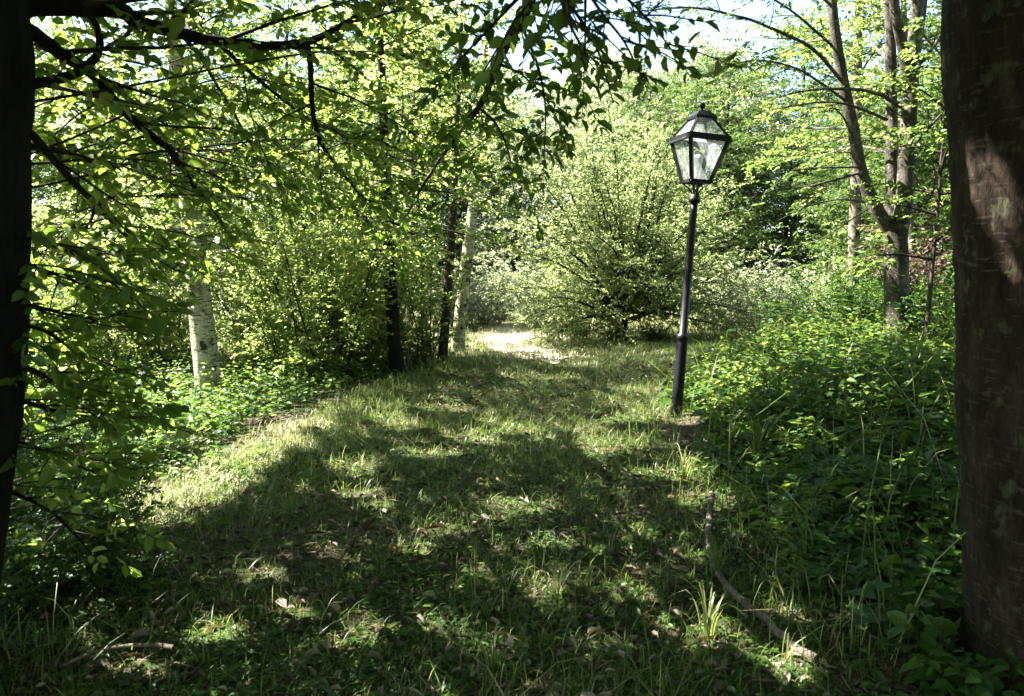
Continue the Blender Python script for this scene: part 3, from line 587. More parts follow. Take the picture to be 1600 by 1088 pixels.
def place(proto, px, Y, label, group, scale=1, base=None):
    p = at(px, 500, Y); z = float(ground(p[0], p[1])) if base is None else base; rz = rng.uniform(0, 6.28)
    if proto.name not in used:
        used.add(proto.name); proto.location = (float(p[0]), float(p[1]), z); proto.rotation_euler = (0, 0, rz); proto.scale = (scale,) * 3
        proto['label'] = label
        if group: proto['group'] = group
        return proto
    return dup(proto, (p[0], p[1], z), rz, scale, label, group)
LB = 'broad leaved tree in the mass closing the view behind the thicket'; GB = 'broad leaved trees closing the view'
for px, Y, s in ((60, 31, 1.1), (210, 30, 1.0), (380, 31, 1.05), (520, 29, .9), (640, 30, 1.1), (0, 36, 1.3), (250, 38, 1.3), (450, 37, 1.25), (620, 38, 1.3), (180, 20, .6), (330, 19.5, .55), (480, 20.5, .6), (610, 19.5, .55), (40, 20, .6)):
    place(far1 if rng.random() < .6 else far2, px, Y, LB, GB, s)
LB = 'broad leaved tree standing behind the round bush and the path'
for px, Y, s in ((720, 30, 1.0), (1010, 26, .85), (1130, 22, .8), (900, 40, 1.2), (780, 42, 1.2), (1010, 42, 1.3), (1120, 34, 1.2), (1080, 24, .8)):
    place(far1, px, Y, LB, 'broad leaved trees behind the bush', s * .85)
LB = 'broad leaved tree in the shade behind the forked grey tree'
for px, Y, s in ((1330, 25, .75), (1280, 28, .85), (1450, 27, .7), (1530, 22, .6), (1225, 23, .6), (1490, 17, .42), (1400, 19, .42), (1560, 30, .9), (1380, 33, .8), (1660, 17, .9), (1790, 14, .9), (1580, 19, .85), (1335, 19, .62), (1240, 30, 1.1), (1470, 22, .85), (1450, 15.5, .55), (1540, 14.5, .6), (1385, 17, .5)):  # rightmost trees stand out of view, added to close off sky light
    place(far1, px, Y, LB, 'broad leaved trees behind the grey tree', s * .9)
for px, Y, s in ((800, 27, .85), (870, 31, 1.0), (960, 33, 1.15), (1060, 31, 1.05), (770, 36, 1.1), (1000, 28, 1.0), (1110, 28, 1.1), (930, 36, 1.3)):  # some added behind the bush, their pale leaf colour imitating haze glow
    place(wil, px, Y, 'silvery willow catching the sun beyond the bright path', 'silvery willows beyond the path', s)
for px, Y, s in ((150, 33, .9), (230, 35, .8), (560, 33, .75), (640, 35, .8)):
    place(spr, px, Y, 'dark spruce showing through gaps in the leaves at far left', 'dark spruces behind the leaves', s)
for px, Y, s in ((425, 11.0, .95), (455, 10.4, .75), (510, 10.2, 1.1), (560, 10.9, .8), (655, 11.6, .85), (590, 12.4, 1.15), (470, 12.2, 1.2), (540, 11.8, .95), (400, 12.4, 1.1)):
    place(sh1, px, Y, 'fresh green leafy shrub in the thicket between the birch and the path', 'shrubs of the thicket', s)
for px, Y, s in ((110, 10.5, .9), (200, 11.2, 1.0), (40, 9.5, .9), (260, 11, .85), (-30, 11, 1.0)):
    place(sh1, px, Y, 'sunlit leafy shrub at the left, between the dark trunk and the birch', 'shrubs left of the birch', s)
for px, Y, s in ((20, 16, 1.1), (110, 17, 1.0), (210, 16.5, 1.1), (370, 17, 1.1), (-60, 17, 1.), (470, 17, 1.1), (560, 18, 1.2)):
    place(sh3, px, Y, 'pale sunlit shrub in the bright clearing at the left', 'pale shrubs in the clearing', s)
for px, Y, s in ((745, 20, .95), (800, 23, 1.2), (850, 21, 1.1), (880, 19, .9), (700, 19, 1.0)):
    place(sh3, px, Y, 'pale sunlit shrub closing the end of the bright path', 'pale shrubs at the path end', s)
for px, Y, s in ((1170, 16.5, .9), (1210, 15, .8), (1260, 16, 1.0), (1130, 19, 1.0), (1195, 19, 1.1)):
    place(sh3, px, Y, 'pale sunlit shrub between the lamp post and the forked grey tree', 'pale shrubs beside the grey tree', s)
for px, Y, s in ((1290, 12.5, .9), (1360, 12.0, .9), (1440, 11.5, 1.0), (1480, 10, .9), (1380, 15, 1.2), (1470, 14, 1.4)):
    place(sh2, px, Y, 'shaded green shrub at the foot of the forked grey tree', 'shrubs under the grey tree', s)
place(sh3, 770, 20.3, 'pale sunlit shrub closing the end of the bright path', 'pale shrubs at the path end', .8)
place(dry, 1474, 12.2, 'withered red brown shrub in the shade between the grey tree and the thick right trunk', None, 1.05)
for px, Y, s in ((905, 15.6, .32), (1020, 15.5, .36), (960, 15.2, .25)):
    place(sh2, px, Y, 'low dark shrub in the shade under the round bush tree', 'low shrubs under the bush tree', s)
for px, Y, s in ((60, 3.4, .42), (10, 3.1, .45), (70, 5.2, .45), (-20, 4.1, .6), (130, 6.6, .5)):
    place(sh2, px, Y, 'dark leafy shrub beside the black trunk at the left', 'dark shrubs by the left trunk', s)


REC['on'] = True
# ------------------------------------------------------------------ unseen crown leaves added to both near trees, shaped to block sun and sky
CELL = .12; GX0, GY0, GNX, GNY = -5.4, .6, 105, 92
NVIS = len(REC['P'])
def shade_map():
    P_ = np.concatenate(REC['P']); A_ = np.concatenate([a_ * (3.0 if i_ < NVIS else 1.0) for i_, a_ in enumerate(REC['A'])])
    g = (P_ - SUN * (P_[:, 2:3] / SUN[2]))[:, :2]; ix = ((g[:, 0] - GX0) / CELL).astype(int); iy = ((g[:, 1] - GY0) / CELL).astype(int); m = (ix >= 0) & (ix < GNX) & (iy >= 0) & (iy < GNY)
    t = np.zeros((GNX, GNY)); np.add.at(t, (ix[m], iy[m]), A_[m] / CELL ** 2)
    return .4 * t + .15 * (np.roll(t, 1, 0) + np.roll(t, -1, 0) + np.roll(t, 1, 1) + np.roll(t, -1, 1))
cx_, cy_ = np.meshgrid(GX0 + (np.arange(GNX) + .5) * CELL, GY0 + (np.arange(GNY) + .5) * CELL, indexing='ij')
pat = .32 * vnoise(np.stack([cx_ * 1.4, cy_ * 1.4, 0 * cx_ + 31], -1)) + .68 * vnoise(np.stack([cx_ * 5.6, cy_ * 5.6, 0 * cx_ + 77], -1)); pat = np.argsort(np.argsort(pat.ravel())).reshape(pat.shape) / pat.size
lim = np.where(cy_ < 4.7, .955, np.where(cy_ < 6.2, .955 - (cy_ - 4.7) / 1.5 * .435, .52)); lim = np.where((cx_ > 1.3) & (cy_ < 6.5), .78, lim); lim = np.where(cy_ > 10, .42, lim); lim = np.where((cx_ < -2.6) & (cy_ > 5.2), .2, lim); lim = np.where((cx_ < -1.5) & (cy_ > 6.8), .1, lim); lim = np.where((cx_ > 1.6) & (cy_ > 6.3), .40, lim)
want = pat < lim
gz_ = ground(cx_, cy_); fp = np.stack([cx_, cy_, gz_], -1).reshape(-1, 3); want &= ~cull(fp, .05).reshape(want.shape)
wm = want | (np.roll(want, 1, 0) & np.roll(want, -1, 0)) | (np.roll(want, 1, 1) & np.roll(want, -1, 1))
def shade_cull(P):
    g = P - SUN * (P[:, 2:3] / SUN[2]); ix = np.clip(((g[:, 0] - GX0) / CELL).astype(int), 0, GNX - 1); iy = np.clip(((g[:, 1] - GY0) / CELL).astype(int), 0, GNY - 1)
    return cull(P, .05) | (~wm[ix, iy] & (rng.random(len(P)) < .9))
qs = Q(); PS = []
for it in range(9):
    low_ = want & (shade_map() < np.where(cy_ < 6, 4.0, 3.0)); ii = np.argwhere(low_)
    ii = ii[rng.random(len(ii)) < (.28 if it < 4 else .45)]
    gxy = np.stack([GX0 + (ii[:, 0] + rng.random(len(ii))) * CELL, GY0 + (ii[:, 1] + rng.random(len(ii))) * CELL, 0 * ii[:, 0]], -1)
    P = gxy + SUN * (rng.uniform(2.2, 6.0, len(ii)) / SUN[2])[:, None]
    for _ in range(10):
        iv = (np.abs(P[:, 0]) < .74 * P[:, 1] + .5) & (P[:, 2] < 1.5 + .395 * P[:, 1] + .45); P[iv] += SUN * 1.0
    P = P[~((np.abs(P[:, 0]) < .74 * P[:, 1] + .5) & (P[:, 2] < 1.5 + .395 * P[:, 1] + .45))]; k = len(P); PS.append(P)
    fo = Fol(); fo.add(P, np.stack([rng.normal(0, 1, k), rng.normal(0, 1, k), rng.normal(-.1, .2, k)], -1), rng.uniform(.16, .34, k), .004)
    fo.leaf(qs, 9, .10, .64, .35, cull=shade_cull, sizevar=.25)
PS = np.concatenate(PS); REC['on'] = False
def limb(q, C):
    if ((np.abs(C[:, 0]) < .78 * C[:, 1] + .4) & (C[:, 1] > 0) & (C[:, 2] < 1.5 + .40 * C[:, 1] + .35)).any(): return
    tube(q, C, np.linspace(.05, .01, len(C)), 5, 1)
def sky_block_crown(q, n, boxes, size=.14):  # fills boxes out of view with added leaves that hold back sky light
    for (x0, x1, y0, y1, z0, z1, f) in boxes:
        k = int(n * f); P = np.stack([rng.uniform(x0, x1, k), rng.uniform(y0, y1, k), rng.uniform(z0, z1, k)], -1)
        iv = (np.abs(P[:, 0]) < .78 * P[:, 1] + 1.0) & (P[:, 1] > -.8) & (P[:, 2] < 1.5 + .40 * P[:, 1] + .8); P = P[~iv]; k = len(P)
        fo = Fol(); fo.add(P, np.stack([rng.normal(0, 1, k), rng.normal(0, 1, k), rng.normal(-.15, .25, k)], -1), rng.uniform(.4, .9, k), .005)
        fo.leaf(q, 12, size, .58, .5, cull=cull, sizevar=.25)
sky_block_crown(qs, 1800, ((-8, 0, -9, 1.0, 3.4, 8, 1.0), (-8, 0, -10, -6, .8, 4, .7)))
for e in PS[::max(1, len(PS) // 26)]:
    k = int(np.clip(np.interp(e[2] - 1.2, LT[:, 2], np.arange(len(LT))), 7, 10)); s0 = LT[k]
    limb(qs, resample(np.array([s0, s0 * .5 + e * .5 + [0, 0, .3], e]), 9))
qs.build('crown', [M['leaf_near'], M['twig']], lt)  # added leaves outside the view, placed along sun rays to shade the path
qs = Q()
n_ = 1500; z_ = rng.uniform(.2, 5, n_); h_ = rng.uniform(1.6, 5, n_); PT = np.stack([RT[3][0] + rng.uniform(-.45, .45, n_), RT[3][1] + rng.uniform(-.5, .2, n_), z_], -1) + SUN * (h_ / SUN[2])[:, None]
iv = (np.abs(PT[:, 0]) < .78 * PT[:, 1] + .6) & (PT[:, 2] < 1.5 + .40 * PT[:, 1] + .45); PT = PT[~iv]; PT = PT[~cull(PT, .1)]; k = len(PT)
fo = Fol(); fo.add(PT, np.stack([rng.normal(0, 1, k), rng.normal(0, 1, k), rng.normal(-.15, .25, k)], -1), rng.uniform(.3, .6, k), .004)
fo.leaf(qs, 12, .10, .6, .5, cull=lambda p: cull(p, .05))
sky_block_crown(qs, 1800, ((-2.5, 6.5, .5, 8.5, 4.8, 9, 1.5), (0, 9, -9, 2.5, 3.6, 8, 1.2), (0, 9, -10, -6, .8, 4, .7), (5.5, 9, -5, 7.0, 1.0, 7, 1.6)))
for i in range(14):
    e = np.array([rng.uniform(0, 7), rng.uniform(-7, 1), rng.uniform(4, 7)]); s0 = RT[6 if e[2] < 5.5 else 7]
    limb(qs, resample(np.array([s0, s0 * .5 + e * .5 + [0, 0, .3], e]), 9))
qs.build('crown', [M['leaf_near'], M['twig']], rt)  # added leaves out of view that shade the trunk and shut out sky
# ------------------------------------------------------------------ ground cover
def inpath(x, y):
    """0 off the mown path, 1 on it"""
    l = np.interp(y, [2, 4.6, 6.5, 8.8, 10.5, 12, 14, 20], [-2.6, -2.4, -2.1, -1.9, -1.4, -1.0, -1.1, -1.2])
    r = np.interp(y, [2, 3.3, 4.6, 6.5, 8, 9.5, 11, 13.5, 16, 20], [1.2, 1.25, 1.35, 1.35, 1.75, 2.6, 4.0, 4.5, 3, 1.5])
    wob = .5 * (fbm(np.stack([x * .9, y * .9, 0 * x + 8], -1)) - .45)
    return sstep(-.25, .25, x - l + wob) * (1 - sstep(-.25, .25, x - r + wob))
def onwhite(x, y):
    cx = np.interp(y, [11.5, 14, 17, 20, 24], [.65, .25, -.1, -.1, .6]); return (np.abs(x - cx) < .75) & (y > 12.0)
def scatter(n, x0, x1, y0, y1, p=1.3):
    y = y0 + (y1 - y0) * rng.random(n) ** p; x = x0 + (x1 - x0) * rng.random(n); return x, y
def view(x, y, m=.6): return np.abs(x) < .74 * y + m

def grass(n, region, hgt, wid, fmask, p=1.5, tintlo=0, tinthi=.6, lean=.6):
    x, y = scatter(n, *region, p); m = view(x, y) & (rng.random(n) < fmask(x, y)); x, y = x[m], y[m]; n = len(x)
    z = ground(x, y) - .01; cl_ = fbm(np.stack([x * 2.2, y * 2.2, 0 * x], -1), 2) / .75
    h = hgt * (.35 + .9 * cl_) * np.clip(rng.lognormal(0, .4, n), .3, 2.6)
    a = rng.uniform(0, 6.28, n); l = lean * np.clip(rng.normal(.6, .4, n), 0, 1.6)
    dx, dy = np.cos(a) * l * h, np.sin(a) * l * h; b = a + rng.normal(np.pi / 2, .4, n); w = wid * rng.uniform(.6, 1.4, n)
    sx, sy = np.cos(b) * w, np.sin(b) * w
    def ring(f, hh, ww):
        cx, cy, cz = x + dx * f, y + dy * f, z + h * hh
        return np.stack([cx - sx * ww, cy - sy * ww, cz], -1), np.stack([cx + sx * ww, cy + sy * ww, cz], -1)
    r0, r1, r2, r3 = ring(0, 0, .8), ring(.22, .5, 1), ring(.62, .86, .7), ring(1.15, .98 - .0, .08)
    V = np.stack([*r0, *r1, *r2, *r3], 1); base = (np.arange(n) * 8)[:, None, None]
    F4 = np.array([[0, 1, 3, 2], [2, 3, 5, 4], [4, 5, 7, 6]])[None] + base
    t = np.clip(tintlo + (tinthi - tintlo) * rng.random(n) ** 1.3 + .15 * (cl_ - .5), 0, 1)
    return V, F4, np.repeat(t, 3)
right = lambda x, y: (1 - inpath(x, y)) * (x > .5) * ~((np.abs(x / y - .215) < .045) & (y > 4.9) & (y < 7.5))
left = lambda x, y: (1 - inpath(x, y)) * (x < 0)
q = Q()
q.add(*grass(190000, (-3.2, 4.8, 2.0, 16, ), .075, .0017, lambda x, y: inpath(x, y) * (1 - .8 * onwhite(x, y)) * (.45 + .55 * sstep(3.5, 6.5, y)), 1.35, .0, .72, 1.3))
q.add(*grass(1300, (1.2, 7, 2.6, 10), .5, .0032, right, 1.0, .0, .85, 1.3))
q.add(*grass(60000, (-3.2, 3.0, 2.0, 8), .04, .0015, inpath, 1.25, .0, .5, 1.2))
q.add(*grass(16000, (-2, 2.5, 11.3, 20), .09, .006, lambda x, y: onwhite(x, y) | (rng.random(len(x)) < .25), 1.0, .72, 1.0, .9))
q.add(*grass(26000, (-3.4, -1.2, 4.0, 7.2), .06, .0022, lambda x, y: np.exp(-((x + np.interp(y, [4, 5.5, 7.2], [2.5, 2.15, 1.9])) / .30) ** 2), 1.0, .74, 1.0, 1.0))
q.add(*grass(9000, (-3.2, 4.8, 2.0, 9), .15, .0022, lambda x, y: inpath(x, y) * (fbm(np.stack([x * 1.1, y * 1.1, 0 * x + 4], -1), 2) > .40), 1.2, .0, .8, 1.3))
q.add(*grass(15000, (-2.9, -.4, 5.4, 12), .11, .0022, lambda x, y: np.exp(-((x + np.interp(y, [4.6, 6.5, 8.8, 10.5, 12], [2.2, 1.75, 1.7, 1.3, .9])) / .3) ** 2), 1.0, .1, .85, .7))
q.add(*grass(4000, (.8, 2.6, 2.6, 9), .18, .0024, lambda x, y: np.exp(-((x - np.interp(y, [2.6, 4.6, 6.5, 8, 9], [1.2, 1.4, 1.35, 1.7, 2.1])) / .3) ** 2), 1.0, .05, .8, 1.2))
q.add(*grass(30000, (-18, 6, 11, 26), .25, .008, lambda x, y: (1 - inpath(x, y)) * ~onwhite(x, y), 1.2, .3, 1.0, .7))
tag(q.build('grass', M['grass']), 'short grass with dry straw blades covering the shady path', 'grass', kind='stuff')

def litter(n, region, size, fmask, p=1.3):
    x, y = scatter(n, *region, p); m = view(x, y) & (rng.random(n) < fmask(x, y)); x, y = x[m], y[m]; n = len(x)
    P = np.stack([x, y, ground(x, y) + rng.uniform(.004, .03, n)], -1); a = rng.uniform(0, 6.28, n)
    return P, np.stack([np.cos(a), np.sin(a), rng.normal(.05, .2, n)], -1), UPV + rng.normal(0, .35, (n, 3)), size * np.clip(rng.lognormal(0, .35, n), .4, 2.2)
q = Q()
P, D, N_, s = litter(15000, (-4, 4.5, 1.8, 11), .042, lambda x, y: .35 + .65 * inpath(x, y), 1.5); leaves(q, P, D, N_, s, .42, .5, tint=rng.random(len(P)) ** 1.2)
P, D, N_, s = litter(5000, (-3, 3, 1.8, 9), .075, lambda x, y: inpath(x, y), 1.5); leaves(q, P, D, N_, s, .05, .1, tint=rng.random(len(P)))
tag(q.build('leaf_litter', M['dry']), 'dead brown leaves and bits of twig scattered over the path', 'leaf litter', kind='stuff')

def herbs(q, n, region, hgt, size, nl, fmask, p=1.2, w=.62, tilt=.35, stems=True, toff=0.0):
    x, y = scatter(n, *region, p); m = view(x, y) & (rng.random(n) < fmask(x, y)); x, y = x[m], y[m]; n = len(x)
    z = ground(x, y); cl_ = fbm(np.stack([x * .8, y * .8, 0 * x + 2], -1), 2) / .75
    H = hgt * (.42 + .58 * sstep(1.4, 4.2, np.abs(x))) * (.3 + 1.1 * cl_) * np.clip(rng.normal(1, .25, n), .4, 1.7); ln = rng.normal(0, .14, (n, 2)) * H[:, None]
    u = np.linspace(.25, 1, nl)[None] + rng.normal(0, .03, (n, nl)); ph = rng.uniform(0, 6.28, (n, 1)) + np.arange(nl)[None] * np.where(np.arange(nl) % 2, 3.14, 0)[None] + np.arange(nl)[None] // 2 * 1.57 + rng.normal(0, .25, (n, nl))
    B = np.stack([x, y, z], -1); tip = B + np.stack([ln[:, 0], ln[:, 1], H], -1)
    P = B[:, None] + (tip - B)[:, None] * u[..., None]
    D = np.stack([np.cos(ph), np.sin(ph), rng.normal(.0, .25, (n, nl))], -1); s = size * (1.15 - .55 * u ** 2) * np.clip(rng.normal(1, .25, (n, nl)), .5, 1.6) * (.8 + .4 * rng.random((n, 1)))
    P = P + D * (.25 * s)[..., None]
    NN = UPV + rng.normal(0, tilt, (n, nl, 3)); tint = np.clip(.6 * rng.random((n, 1)) ** 1.2 + .3 * rng.random((n, nl)) + .2 * u + toff, 0, 1)
    leaves(q, P.reshape(-1, 3), D.reshape(-1, 3), NN.reshape(-1, 3), s.ravel(), w, .2, tint=tint.ravel())
    if stems: twig_tubes(q, B - [0, 0, .02], norm(tip - B), np.linalg.norm(tip - B, axis=1), .003, 1)
q = Q()
herbs(q, 4200, (1.1, 9.5, 2.2, 13.5), .52, .085, 12, lambda x, y: right(x, y) * (x > 1.45) * ~((y > 10.5) & (x < 4)), 1.2)
herbs(q, 1800, (1.1, 6, 2.2, 9), .32, .055, 8, right, 1.0, .5)
herbs(q, 900, (1.3, 9, 3.0, 13), .62, .075, 14, right, 1.0, .34, .6, True, .25)
herbs(q, 260, (1.5, 8, 2.6, 10), .5, .17, 5, right, 1.0, .8, .45)
herbs(q, 1300, (2, 9.5, 7, 13.5), .6, .085, 10, right, 1.0, .6, .5, True, .4)
herbs(q, 420, (1.6, 7, 2.6, 11), .75, .125, 10, lambda x, y: right(x, y) * (x > 1.8), 1.0, .4)
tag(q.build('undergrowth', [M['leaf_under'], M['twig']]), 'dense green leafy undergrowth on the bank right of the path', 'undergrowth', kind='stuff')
q = Q()
herbs(q, 4200, (-9, -1.2, 3.0, 12), .42, .075, 10, lambda x, y: left(x, y) * (x < np.interp(y, [3, 5, 7, 9, 11], [-2.5, -2.7, -2.5, -2.2, -1.5])), 1.0)
herbs(q, 1200, (-5, -1.5, 2.0, 6), .25, .06, 8, left, 1.0)
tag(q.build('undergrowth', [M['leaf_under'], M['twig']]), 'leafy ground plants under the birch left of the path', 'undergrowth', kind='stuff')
q = Q()
herbs(q, 2600, (-3.0, 1.8, 1.9, 6), .10, .036, 7, lambda x, y: inpath(x, y) * (fbm(np.stack([x * .9, y * .9, 0 * x + 41], -1), 2) > .38), 1.1, .55, .4)
herbs(q, 12000, (-2.6, 1.8, 1.9, 9), .06, .024, 6, lambda x, y: inpath(x, y) * (fbm(np.stack([x * 1.3, y * 1.3, 0 * x + 14], -1), 2) > .36), 1.3, .6, .35, False)
tag(q.build('ground_plants', [M['leaf_under'], M['twig']]), 'tiny green plants growing low among the grass of the path', 'ground plants', kind='stuff')

# ------------------------------------------------------------------ fallen branch, single leaves, tufts
def floor_pts(pp, dz=.02):
    P = [gpt(*p) for p in pp]; return np.array([[p[0], p[1], float(ground(p[0], p[1])) + dz] for p in P])
FB = floor_pts([(1112, 792), (1108, 825), (1107, 855), (1115, 890), (1130, 920), (1162, 955), (1195, 978), (1230, 1015), (1275, 1045)], .035); FB[0][2] += .07; FB[1][2] += .03
fb = thing('fallen_branch', FB[4], 'crooked fallen branch lying in the grass at the right edge of the path', 'branch')
q = Q(); C = resample(FB, 60); C += (fbm(C * 14) - .45)[:, None] * .02; rad = np.interp(np.linspace(0, 1, 60), [0, .02, .5, 1], [.005, .021, .015, .018]); tube(q, C, rad, 10, 0, .3); q.build('stick', M['stick'], fb)
q = Q(); b = branch_from(C[30], (.6, .5, .25), .22, 5); tube(q, b, np.linspace(.008, .003, 5), 6); q.build('side_twig', M['stick'], fb)

SP = floor_pts([(95, 1062), (140, 1042), (190, 1030), (235, 1027), (272, 1031)], .05); st0 = Q(); tube(st0, resample(SP, 24), np.linspace(.006, .010, 24), 8, 0, .3)
o = st0.build('fallen_stick', M['stick']); tag(o, 'thin pale stick lying in the dark litter at the lower left of the path', 'stick')
def single_leaf(px, py, size, label, name='fallen_leaf', cat='leaf', tint=.7, up=.03, mat='dry', group=None, w=.42):
    p = gpt(px, py); a = rng.uniform(0, 6.28); q = Q()
    P = np.array([[0, 0, 0.]]); leaves(q, P, np.array([[math.cos(a), math.sin(a), .12]]), np.array([[.1, -.3, 1.]]), [size], w, .45, tint=np.array([tint]))
    t = q.build(name, M[mat]); t.location = (p[0], p[1], float(ground(p[0], p[1])) + up)
    tag(t, label, cat, group)
GL = 'single leaves lying on the path'
for i, (px, py, s, l, tn) in enumerate(((800, 836, .05, 'small whitish fallen leaf in the middle of the path, nearest the pale straw', .98), (448, 968, .10, 'greenish yellow fallen leaf standing up in the shaded lower left', .55), (512, 1035, .08, 'cream fallen leaf below the upright greenish one', .8),
        (798, 1033, .08, 'pale yellow leaf lying flat at the bottom middle of the path', .95), (890, 876, .06, 'grey green fallen leaf on the dark middle of the path', .9), (975, 1050, .07, 'tan fallen leaf at the bottom right of the path', .75),
        (570, 1045, .09, 'broad brown dead leaf at the bottom left of the path', .45), (940, 950, .07, 'brown curled leaf near the sunlit straw tuft', .4), (680, 1005, .06, 'white backed leaf stuck upright in the grass near the bottom', 1.0), (1020, 880, .07, 'rust brown leaf between the path middle and the fallen branch', .3))):
    single_leaf(px, py, s, l, tint=tn, up=.045)
straw = floor_pts([(808, 866), (834, 862)], .05); st = Q(); tube(st, resample(straw, 5), .003, 5); o = st.build('straw', M['stick']); tag(o, 'short pale straw lying across the dark middle of the path', 'straw')

def tuft(px, py, n, h, label, tint=(.1, .8)):
    p = gpt(px, py); t_ = Q(); a = rng.uniform(0, 6.28, n); hh = h * rng.uniform(.5, 1.1, n)
    for i in range(n):
        d = np.array([math.cos(a[i]), math.sin(a[i]), 0]); s = d * .03 * rng.random(); L = hh[i]; l = rng.uniform(.3, .9)
        C = np.array([s, s + d * .2 * l * L + UPV * .55 * L, s + d * .6 * l * L + UPV * .9 * L, s + d * 1.1 * l * L + UPV * (.95 - .3 * l) * L]); C = resample(C, 8)
        sd = np.array([-d[1], d[0], 0]) * .0035; w = np.array([.8, 1, 1, .95, .8, .6, .35, .05])[:, None]
        V = np.concatenate([C - sd * w, C + sd * w]); F4 = [[j, j + 1, 9 + j, 8 + j] for j in range(7)]
        t_.add(V, F4, np.full(7, rng.uniform(*tint)))
    o = t_.build('grass_tuft', M['grass']); o.location = (p[0], p[1], float(ground(p[0], p[1])) - .01); tag(o, label, 'grass tuft', 'grass tufts standing out on the path')
for a in ((1120, 905, 16, .26, 'bright green grass tuft leaning against the fallen branch'), (870, 935, 20, .2, 'sunlit straw coloured grass tuft in the dark lower middle', (.5, 1)), (1105, 1000, 24, .22, 'sunlit pale grass tuft at the lower right, below the fallen branch', (.3, 1)),
          (1070, 750, 26, .3, 'tall arching grass tuft in the sun above the end of the fallen branch', (.2, .9)), (690, 740, 18, .2, 'upright spiky grass tuft in the left middle of the path'), (545, 700, 26, .42, 'tall grass tuft on the ridge at the left edge of the path', (.2, .8)),
          (1180, 720, 22, .45, 'long arching grass tuft among the leafy plants right of the path', (.2, .8)), (770, 1050, 16, .16, 'small bent grass tuft at the bottom middle', (.2, .9)), (1000, 850, 14, .18, 'thin dark green grass tuft left of the fallen branch')):
    tuft(*a)

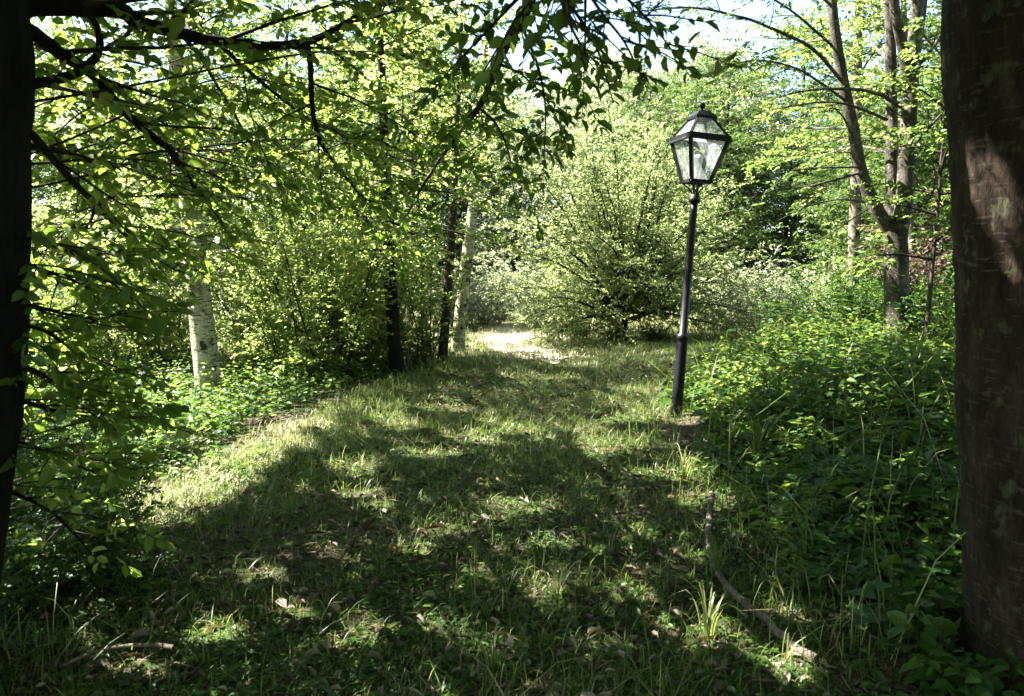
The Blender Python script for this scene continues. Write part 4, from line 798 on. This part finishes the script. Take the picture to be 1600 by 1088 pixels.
# ------------------------------------------------------------------ the lamp
def lamp():
    LY = 7.3; base = at(1057, 640, LY); topp = at(1098, 165, LY); bz = float(ground(base[0], base[1]))
    axis_ = topp - base; s = (topp[2] - base[2]) / 467.0 * 0 + np.linalg.norm(axis_) / 476.0   # metres per photograph pixel at the lamp
    root = thing('street_lamp', (base[0], base[1], bz), 'leaning black iron lamp post with a square glass lantern beside the path', 'street lamp')
    z = Vector(axis_ / np.linalg.norm(axis_)); xq = Vector((1, 0, 0)); yv = z.cross(xq).normalized(); xv = yv.cross(z).normalized()
    Mw = Matrix(((xv.x, yv.x, z.x, base[0]), (xv.y, yv.y, z.y, base[1]), (xv.z, yv.z, z.z, base[2]), (0, 0, 0, 1)))
    def H(py): return (640 - py) * s * 1.0
    def lathe(name, prof, seg=20, mat='iron', parent=root):
        bm = bmesh.new(); rings = []
        for r, h in prof: rings.append([bm.verts.new((r * math.cos(2 * math.pi * k / seg), r * math.sin(2 * math.pi * k / seg), h)) for k in range(seg)])
        for a, b in zip(rings, rings[1:]):
            for k in range(seg): bm.faces.new((a[k], a[(k + 1) % seg], b[(k + 1) % seg], b[k]))
        bm.faces.new(rings[0][::-1]); bm.faces.new(rings[-1]); return fin(bm, name, mat, parent, True)
    def fin(bm, name, mat, parent=root, smooth=False):
        bm.transform(Mw); me = bpy.data.meshes.new(name); bmesh.ops.recalc_face_normals(bm, faces=bm.faces); bm.to_mesh(me); bm.free()
        for p in me.polygons: p.use_smooth = smooth
        me.materials.append(M[mat]); o = bpy.data.objects.new(name, me); COL.objects.link(o); o.parent = parent
        if parent is root: o.matrix_parent_inverse = Matrix.Translation(-root.location)
        return o
    po = lathe('post', [(.056, -.35), (.056, H(600)), (.052, H(532)), (.052, H(527)), (.061, H(526)), (.061, H(520)), (.052, H(518.5)), (.041, H(517)), (.039, H(420)), (.036, H(330)), (.035, H(312))])
    lathe('collar', [(.036, H(313)), (.045, H(312)), (.060, H(310)), (.060, H(306)), (.048, H(303)), (.045, H(300)), (.03, H(298))], 20)
    ph = R(-31); Rt = 50 * s
    def corner(k, r, h): a = -math.pi / 2 + ph + k * math.pi / 2; return Vector((r * math.cos(a), r * math.sin(a), h))
    def bar(bm, a, b, w, t=None):
        d = (b - a).normalized(); ref = Vector((a.x + b.x, a.y + b.y, 0)); ref = ref.normalized() if ref.length > 1e-4 else Vector((1, 0, 0)); u = d.cross(ref).normalized(); v = u.cross(d).normalized(); t = t or w
        vs = [bm.verts.new(p + u * i * w / 2 + v * j * t / 2) for p in (a, b) for i, j in ((-1, -1), (1, -1), (1, 1), (-1, 1))]
        for f in ((0, 1, 2, 3), (7, 6, 5, 4), (0, 4, 5, 1), (1, 5, 6, 2), (2, 6, 7, 3), (3, 7, 4, 0)): bm.faces.new([vs[i] for i in f])
    hb, hr, ht = H(280), H(216), H(184); rb, rr, rtp = 22 * s, 47 * s, 18 * s
    bm = bmesh.new()
    for k in range(4):
        bar(bm, corner(k, rb, hb), corner(k, rr * .97, hr), .034); bar(bm, corner(k, rr * .98, hr + .012), corner(k, rtp, ht), .022)
        bar(bm, corner(k, rb, hb), corner(k + 1, rb, hb), .03, .024); bar(bm, corner(k, rr * 1.0, hr), corner(k + 1, rr * 1.0, hr), .055, .022)
        bar(bm, corner(k, rtp, ht), corner(k + 1, rtp, ht), .02)
    fr = fin(bm, 'lantern', 'iron')
    bm = bmesh.new()  # sloping rim
    for r0, h0, r1, h1 in ((rr * 1.09, hr - .020, rr * .95, hr + .022),):
        for k in range(4):
            a = [corner(k, r0, h0), corner(k + 1, r0, h0), corner(k + 1, r1, h1), corner(k, r1, h1)]; c = [corner(k, r0, h0 - .012), corner(k + 1, r0, h0 - .012), corner(k + 1, rr * .94, h0 - .008), corner(k, rr * .94, h0 - .008)]
            A = [bm.verts.new(p) for p in a]; B = [bm.verts.new(p) for p in c]
            bm.faces.new(A); bm.faces.new((A[0], A[1], B[1], B[0])); bm.faces.new(B[::-1]); bm.faces.new((A[2], A[3], B[3], B[2]))
    fin(bm, 'eaves_rim', 'iron', fr)
    bm = bmesh.new()  # cap: flared square lid
    lv = [(24 * s, ht - 1.5 * s), (24 * s, ht + 2.5 * s), (18 * s, ht + 7 * s), (12 * s, ht + 11 * s), (6 * s, ht + 12 * s)]
    rings = [[bm.verts.new(corner(k, r, h)) for k in range(4)] for r, h in lv]
    for a, b in zip(rings, rings[1:]):
        for k in range(4): bm.faces.new((a[k], a[(k + 1) % 4], b[(k + 1) % 4], b[k]))
    bm.faces.new(rings[0][::-1]); bm.faces.new(rings[-1]); fin(bm, 'cap', 'iron', fr)
    fz = ht + 11.5 * s
    lathe('finial', [(.016, fz), (.012, fz + 2.5 * s), (.011, fz + 4 * s)] + [(max(.004, 4.6 * s * math.sin(t)), fz + 8 * s - 4.6 * s * math.cos(t)) for t in np.linspace(.35, math.pi - .1, 9)], 16, 'iron', fr)
    for lo, hi, r0, r1 in ((hb, hr, rb, rr * .96), (hr + .015, ht, rr * .97, rtp)):
        for k in range(4):
            bm = bmesh.new(); i_ = .985
            vs = [bm.verts.new(corner(k, r0 * i_, lo)), bm.verts.new(corner(k + 1, r0 * i_, lo)), bm.verts.new(corner(k + 1, r1 * i_, hi)), bm.verts.new(corner(k, r1 * i_, hi))]
            bm.faces.new(vs); fin(bm, 'glass_pane', 'glass', fr)
    lathe('bulb', [(.012, hb + .02), (.018, hb + .06), (.03, hb + .13), (.042, hb + .18), (.045, hb + .21), (.036, hb + .245), (.01, hb + .262)], 14, 'bulb', fr)
    lathe('bulb_socket', [(.03, hb - .005), (.03, hb + .02), (.016, hb + .03), (.016, hb + .055)], 12, 'iron', fr)
    c0 = H(299)
    for k in range(4):   # scrolled brackets under the lantern
        q = Q(); out = corner(k, 1, 0); P = []
        for t in np.linspace(0, 1, 10): P.append(out * (.03 + (rb * 1.05 - .03) * t ** 1.6 * 1.15) + Vector((0, 0, c0 + (hb - c0) * t)))
        e = P[-1]
        for t in np.linspace(.3, 4.6, 9): P.append(e + out * (.022 - .022 * math.cos(t)) + Vector((0, 0, -.026 * math.sin(t) * .8)))
        q = Q(); tube(q, np.array([list(Mw @ p) for p in P]), .0075, 6); q.build('bracket', M['iron'], root)
    for k in range(4):
        q = Q(); a = corner(k + .5, .018, c0 - .01); b = corner(k + .5, .028, hb); tube(q, np.array([list(Mw @ a), list(Mw @ b)]), .008, 6); q.build('rod', M['iron'], root)
lamp()

# ------------------------------------------------------------------ light, sky, camera
w = bpy.data.worlds.new('World'); scene.world = w; w.use_nodes = True; nt = w.node_tree; nt.nodes.clear()
o = nt.nodes.new('ShaderNodeOutputWorld'); b = nt.nodes.new('ShaderNodeBackground'); s = nt.nodes.new('ShaderNodeTexSky'); s.sky_type = 'NISHITA'; s.sun_disc = False
s.sun_elevation = SUN_EL; s.sun_rotation = SUN_AZ; s.air_density = 1.0; s.dust_density = .8
b.inputs[1].default_value = .05; nt.links.new(s.outputs[0], b.inputs[0]); nt.links.new(b.outputs[0], o.inputs[0])
l = bpy.data.lights.new('sun', 'SUN'); l.energy = 5.0; l.angle = R(.5); l.color = (1, .95, .86); lo = bpy.data.objects.new('sun', l); COL.objects.link(lo)
lo.rotation_euler = Vector(SUN).to_track_quat('Z', 'Y').to_euler(); lo.location = (-20, 5, 30)
c = bpy.data.cameras.new('camera'); c.lens = F * 36 / 1600; c.sensor_width = 36; c.clip_start = .05; c.clip_end = 2000
c.dof.use_dof = True; c.dof.focus_distance = 8; c.dof.aperture_fstop = 6.3
co = bpy.data.objects.new('camera', c); COL.objects.link(co); co.location = CAM; co.rotation_euler = (math.pi / 2 - PITCH, 0, 0); scene.camera = co
vs = scene.view_settings; vs.view_transform = 'Standard'; vs.look = 'None'; vs.gamma = 1; vs.exposure = 3.5
cy = scene.cycles; cy.use_denoising = True; cy.max_bounces = 4; cy.diffuse_bounces = 2; cy.glossy_bounces = 2; cy.transmission_bounces = 2; cy.transparent_max_bounces = 10; cy.sample_clamp_indirect = 4
scene.render.engine = 'CYCLES'
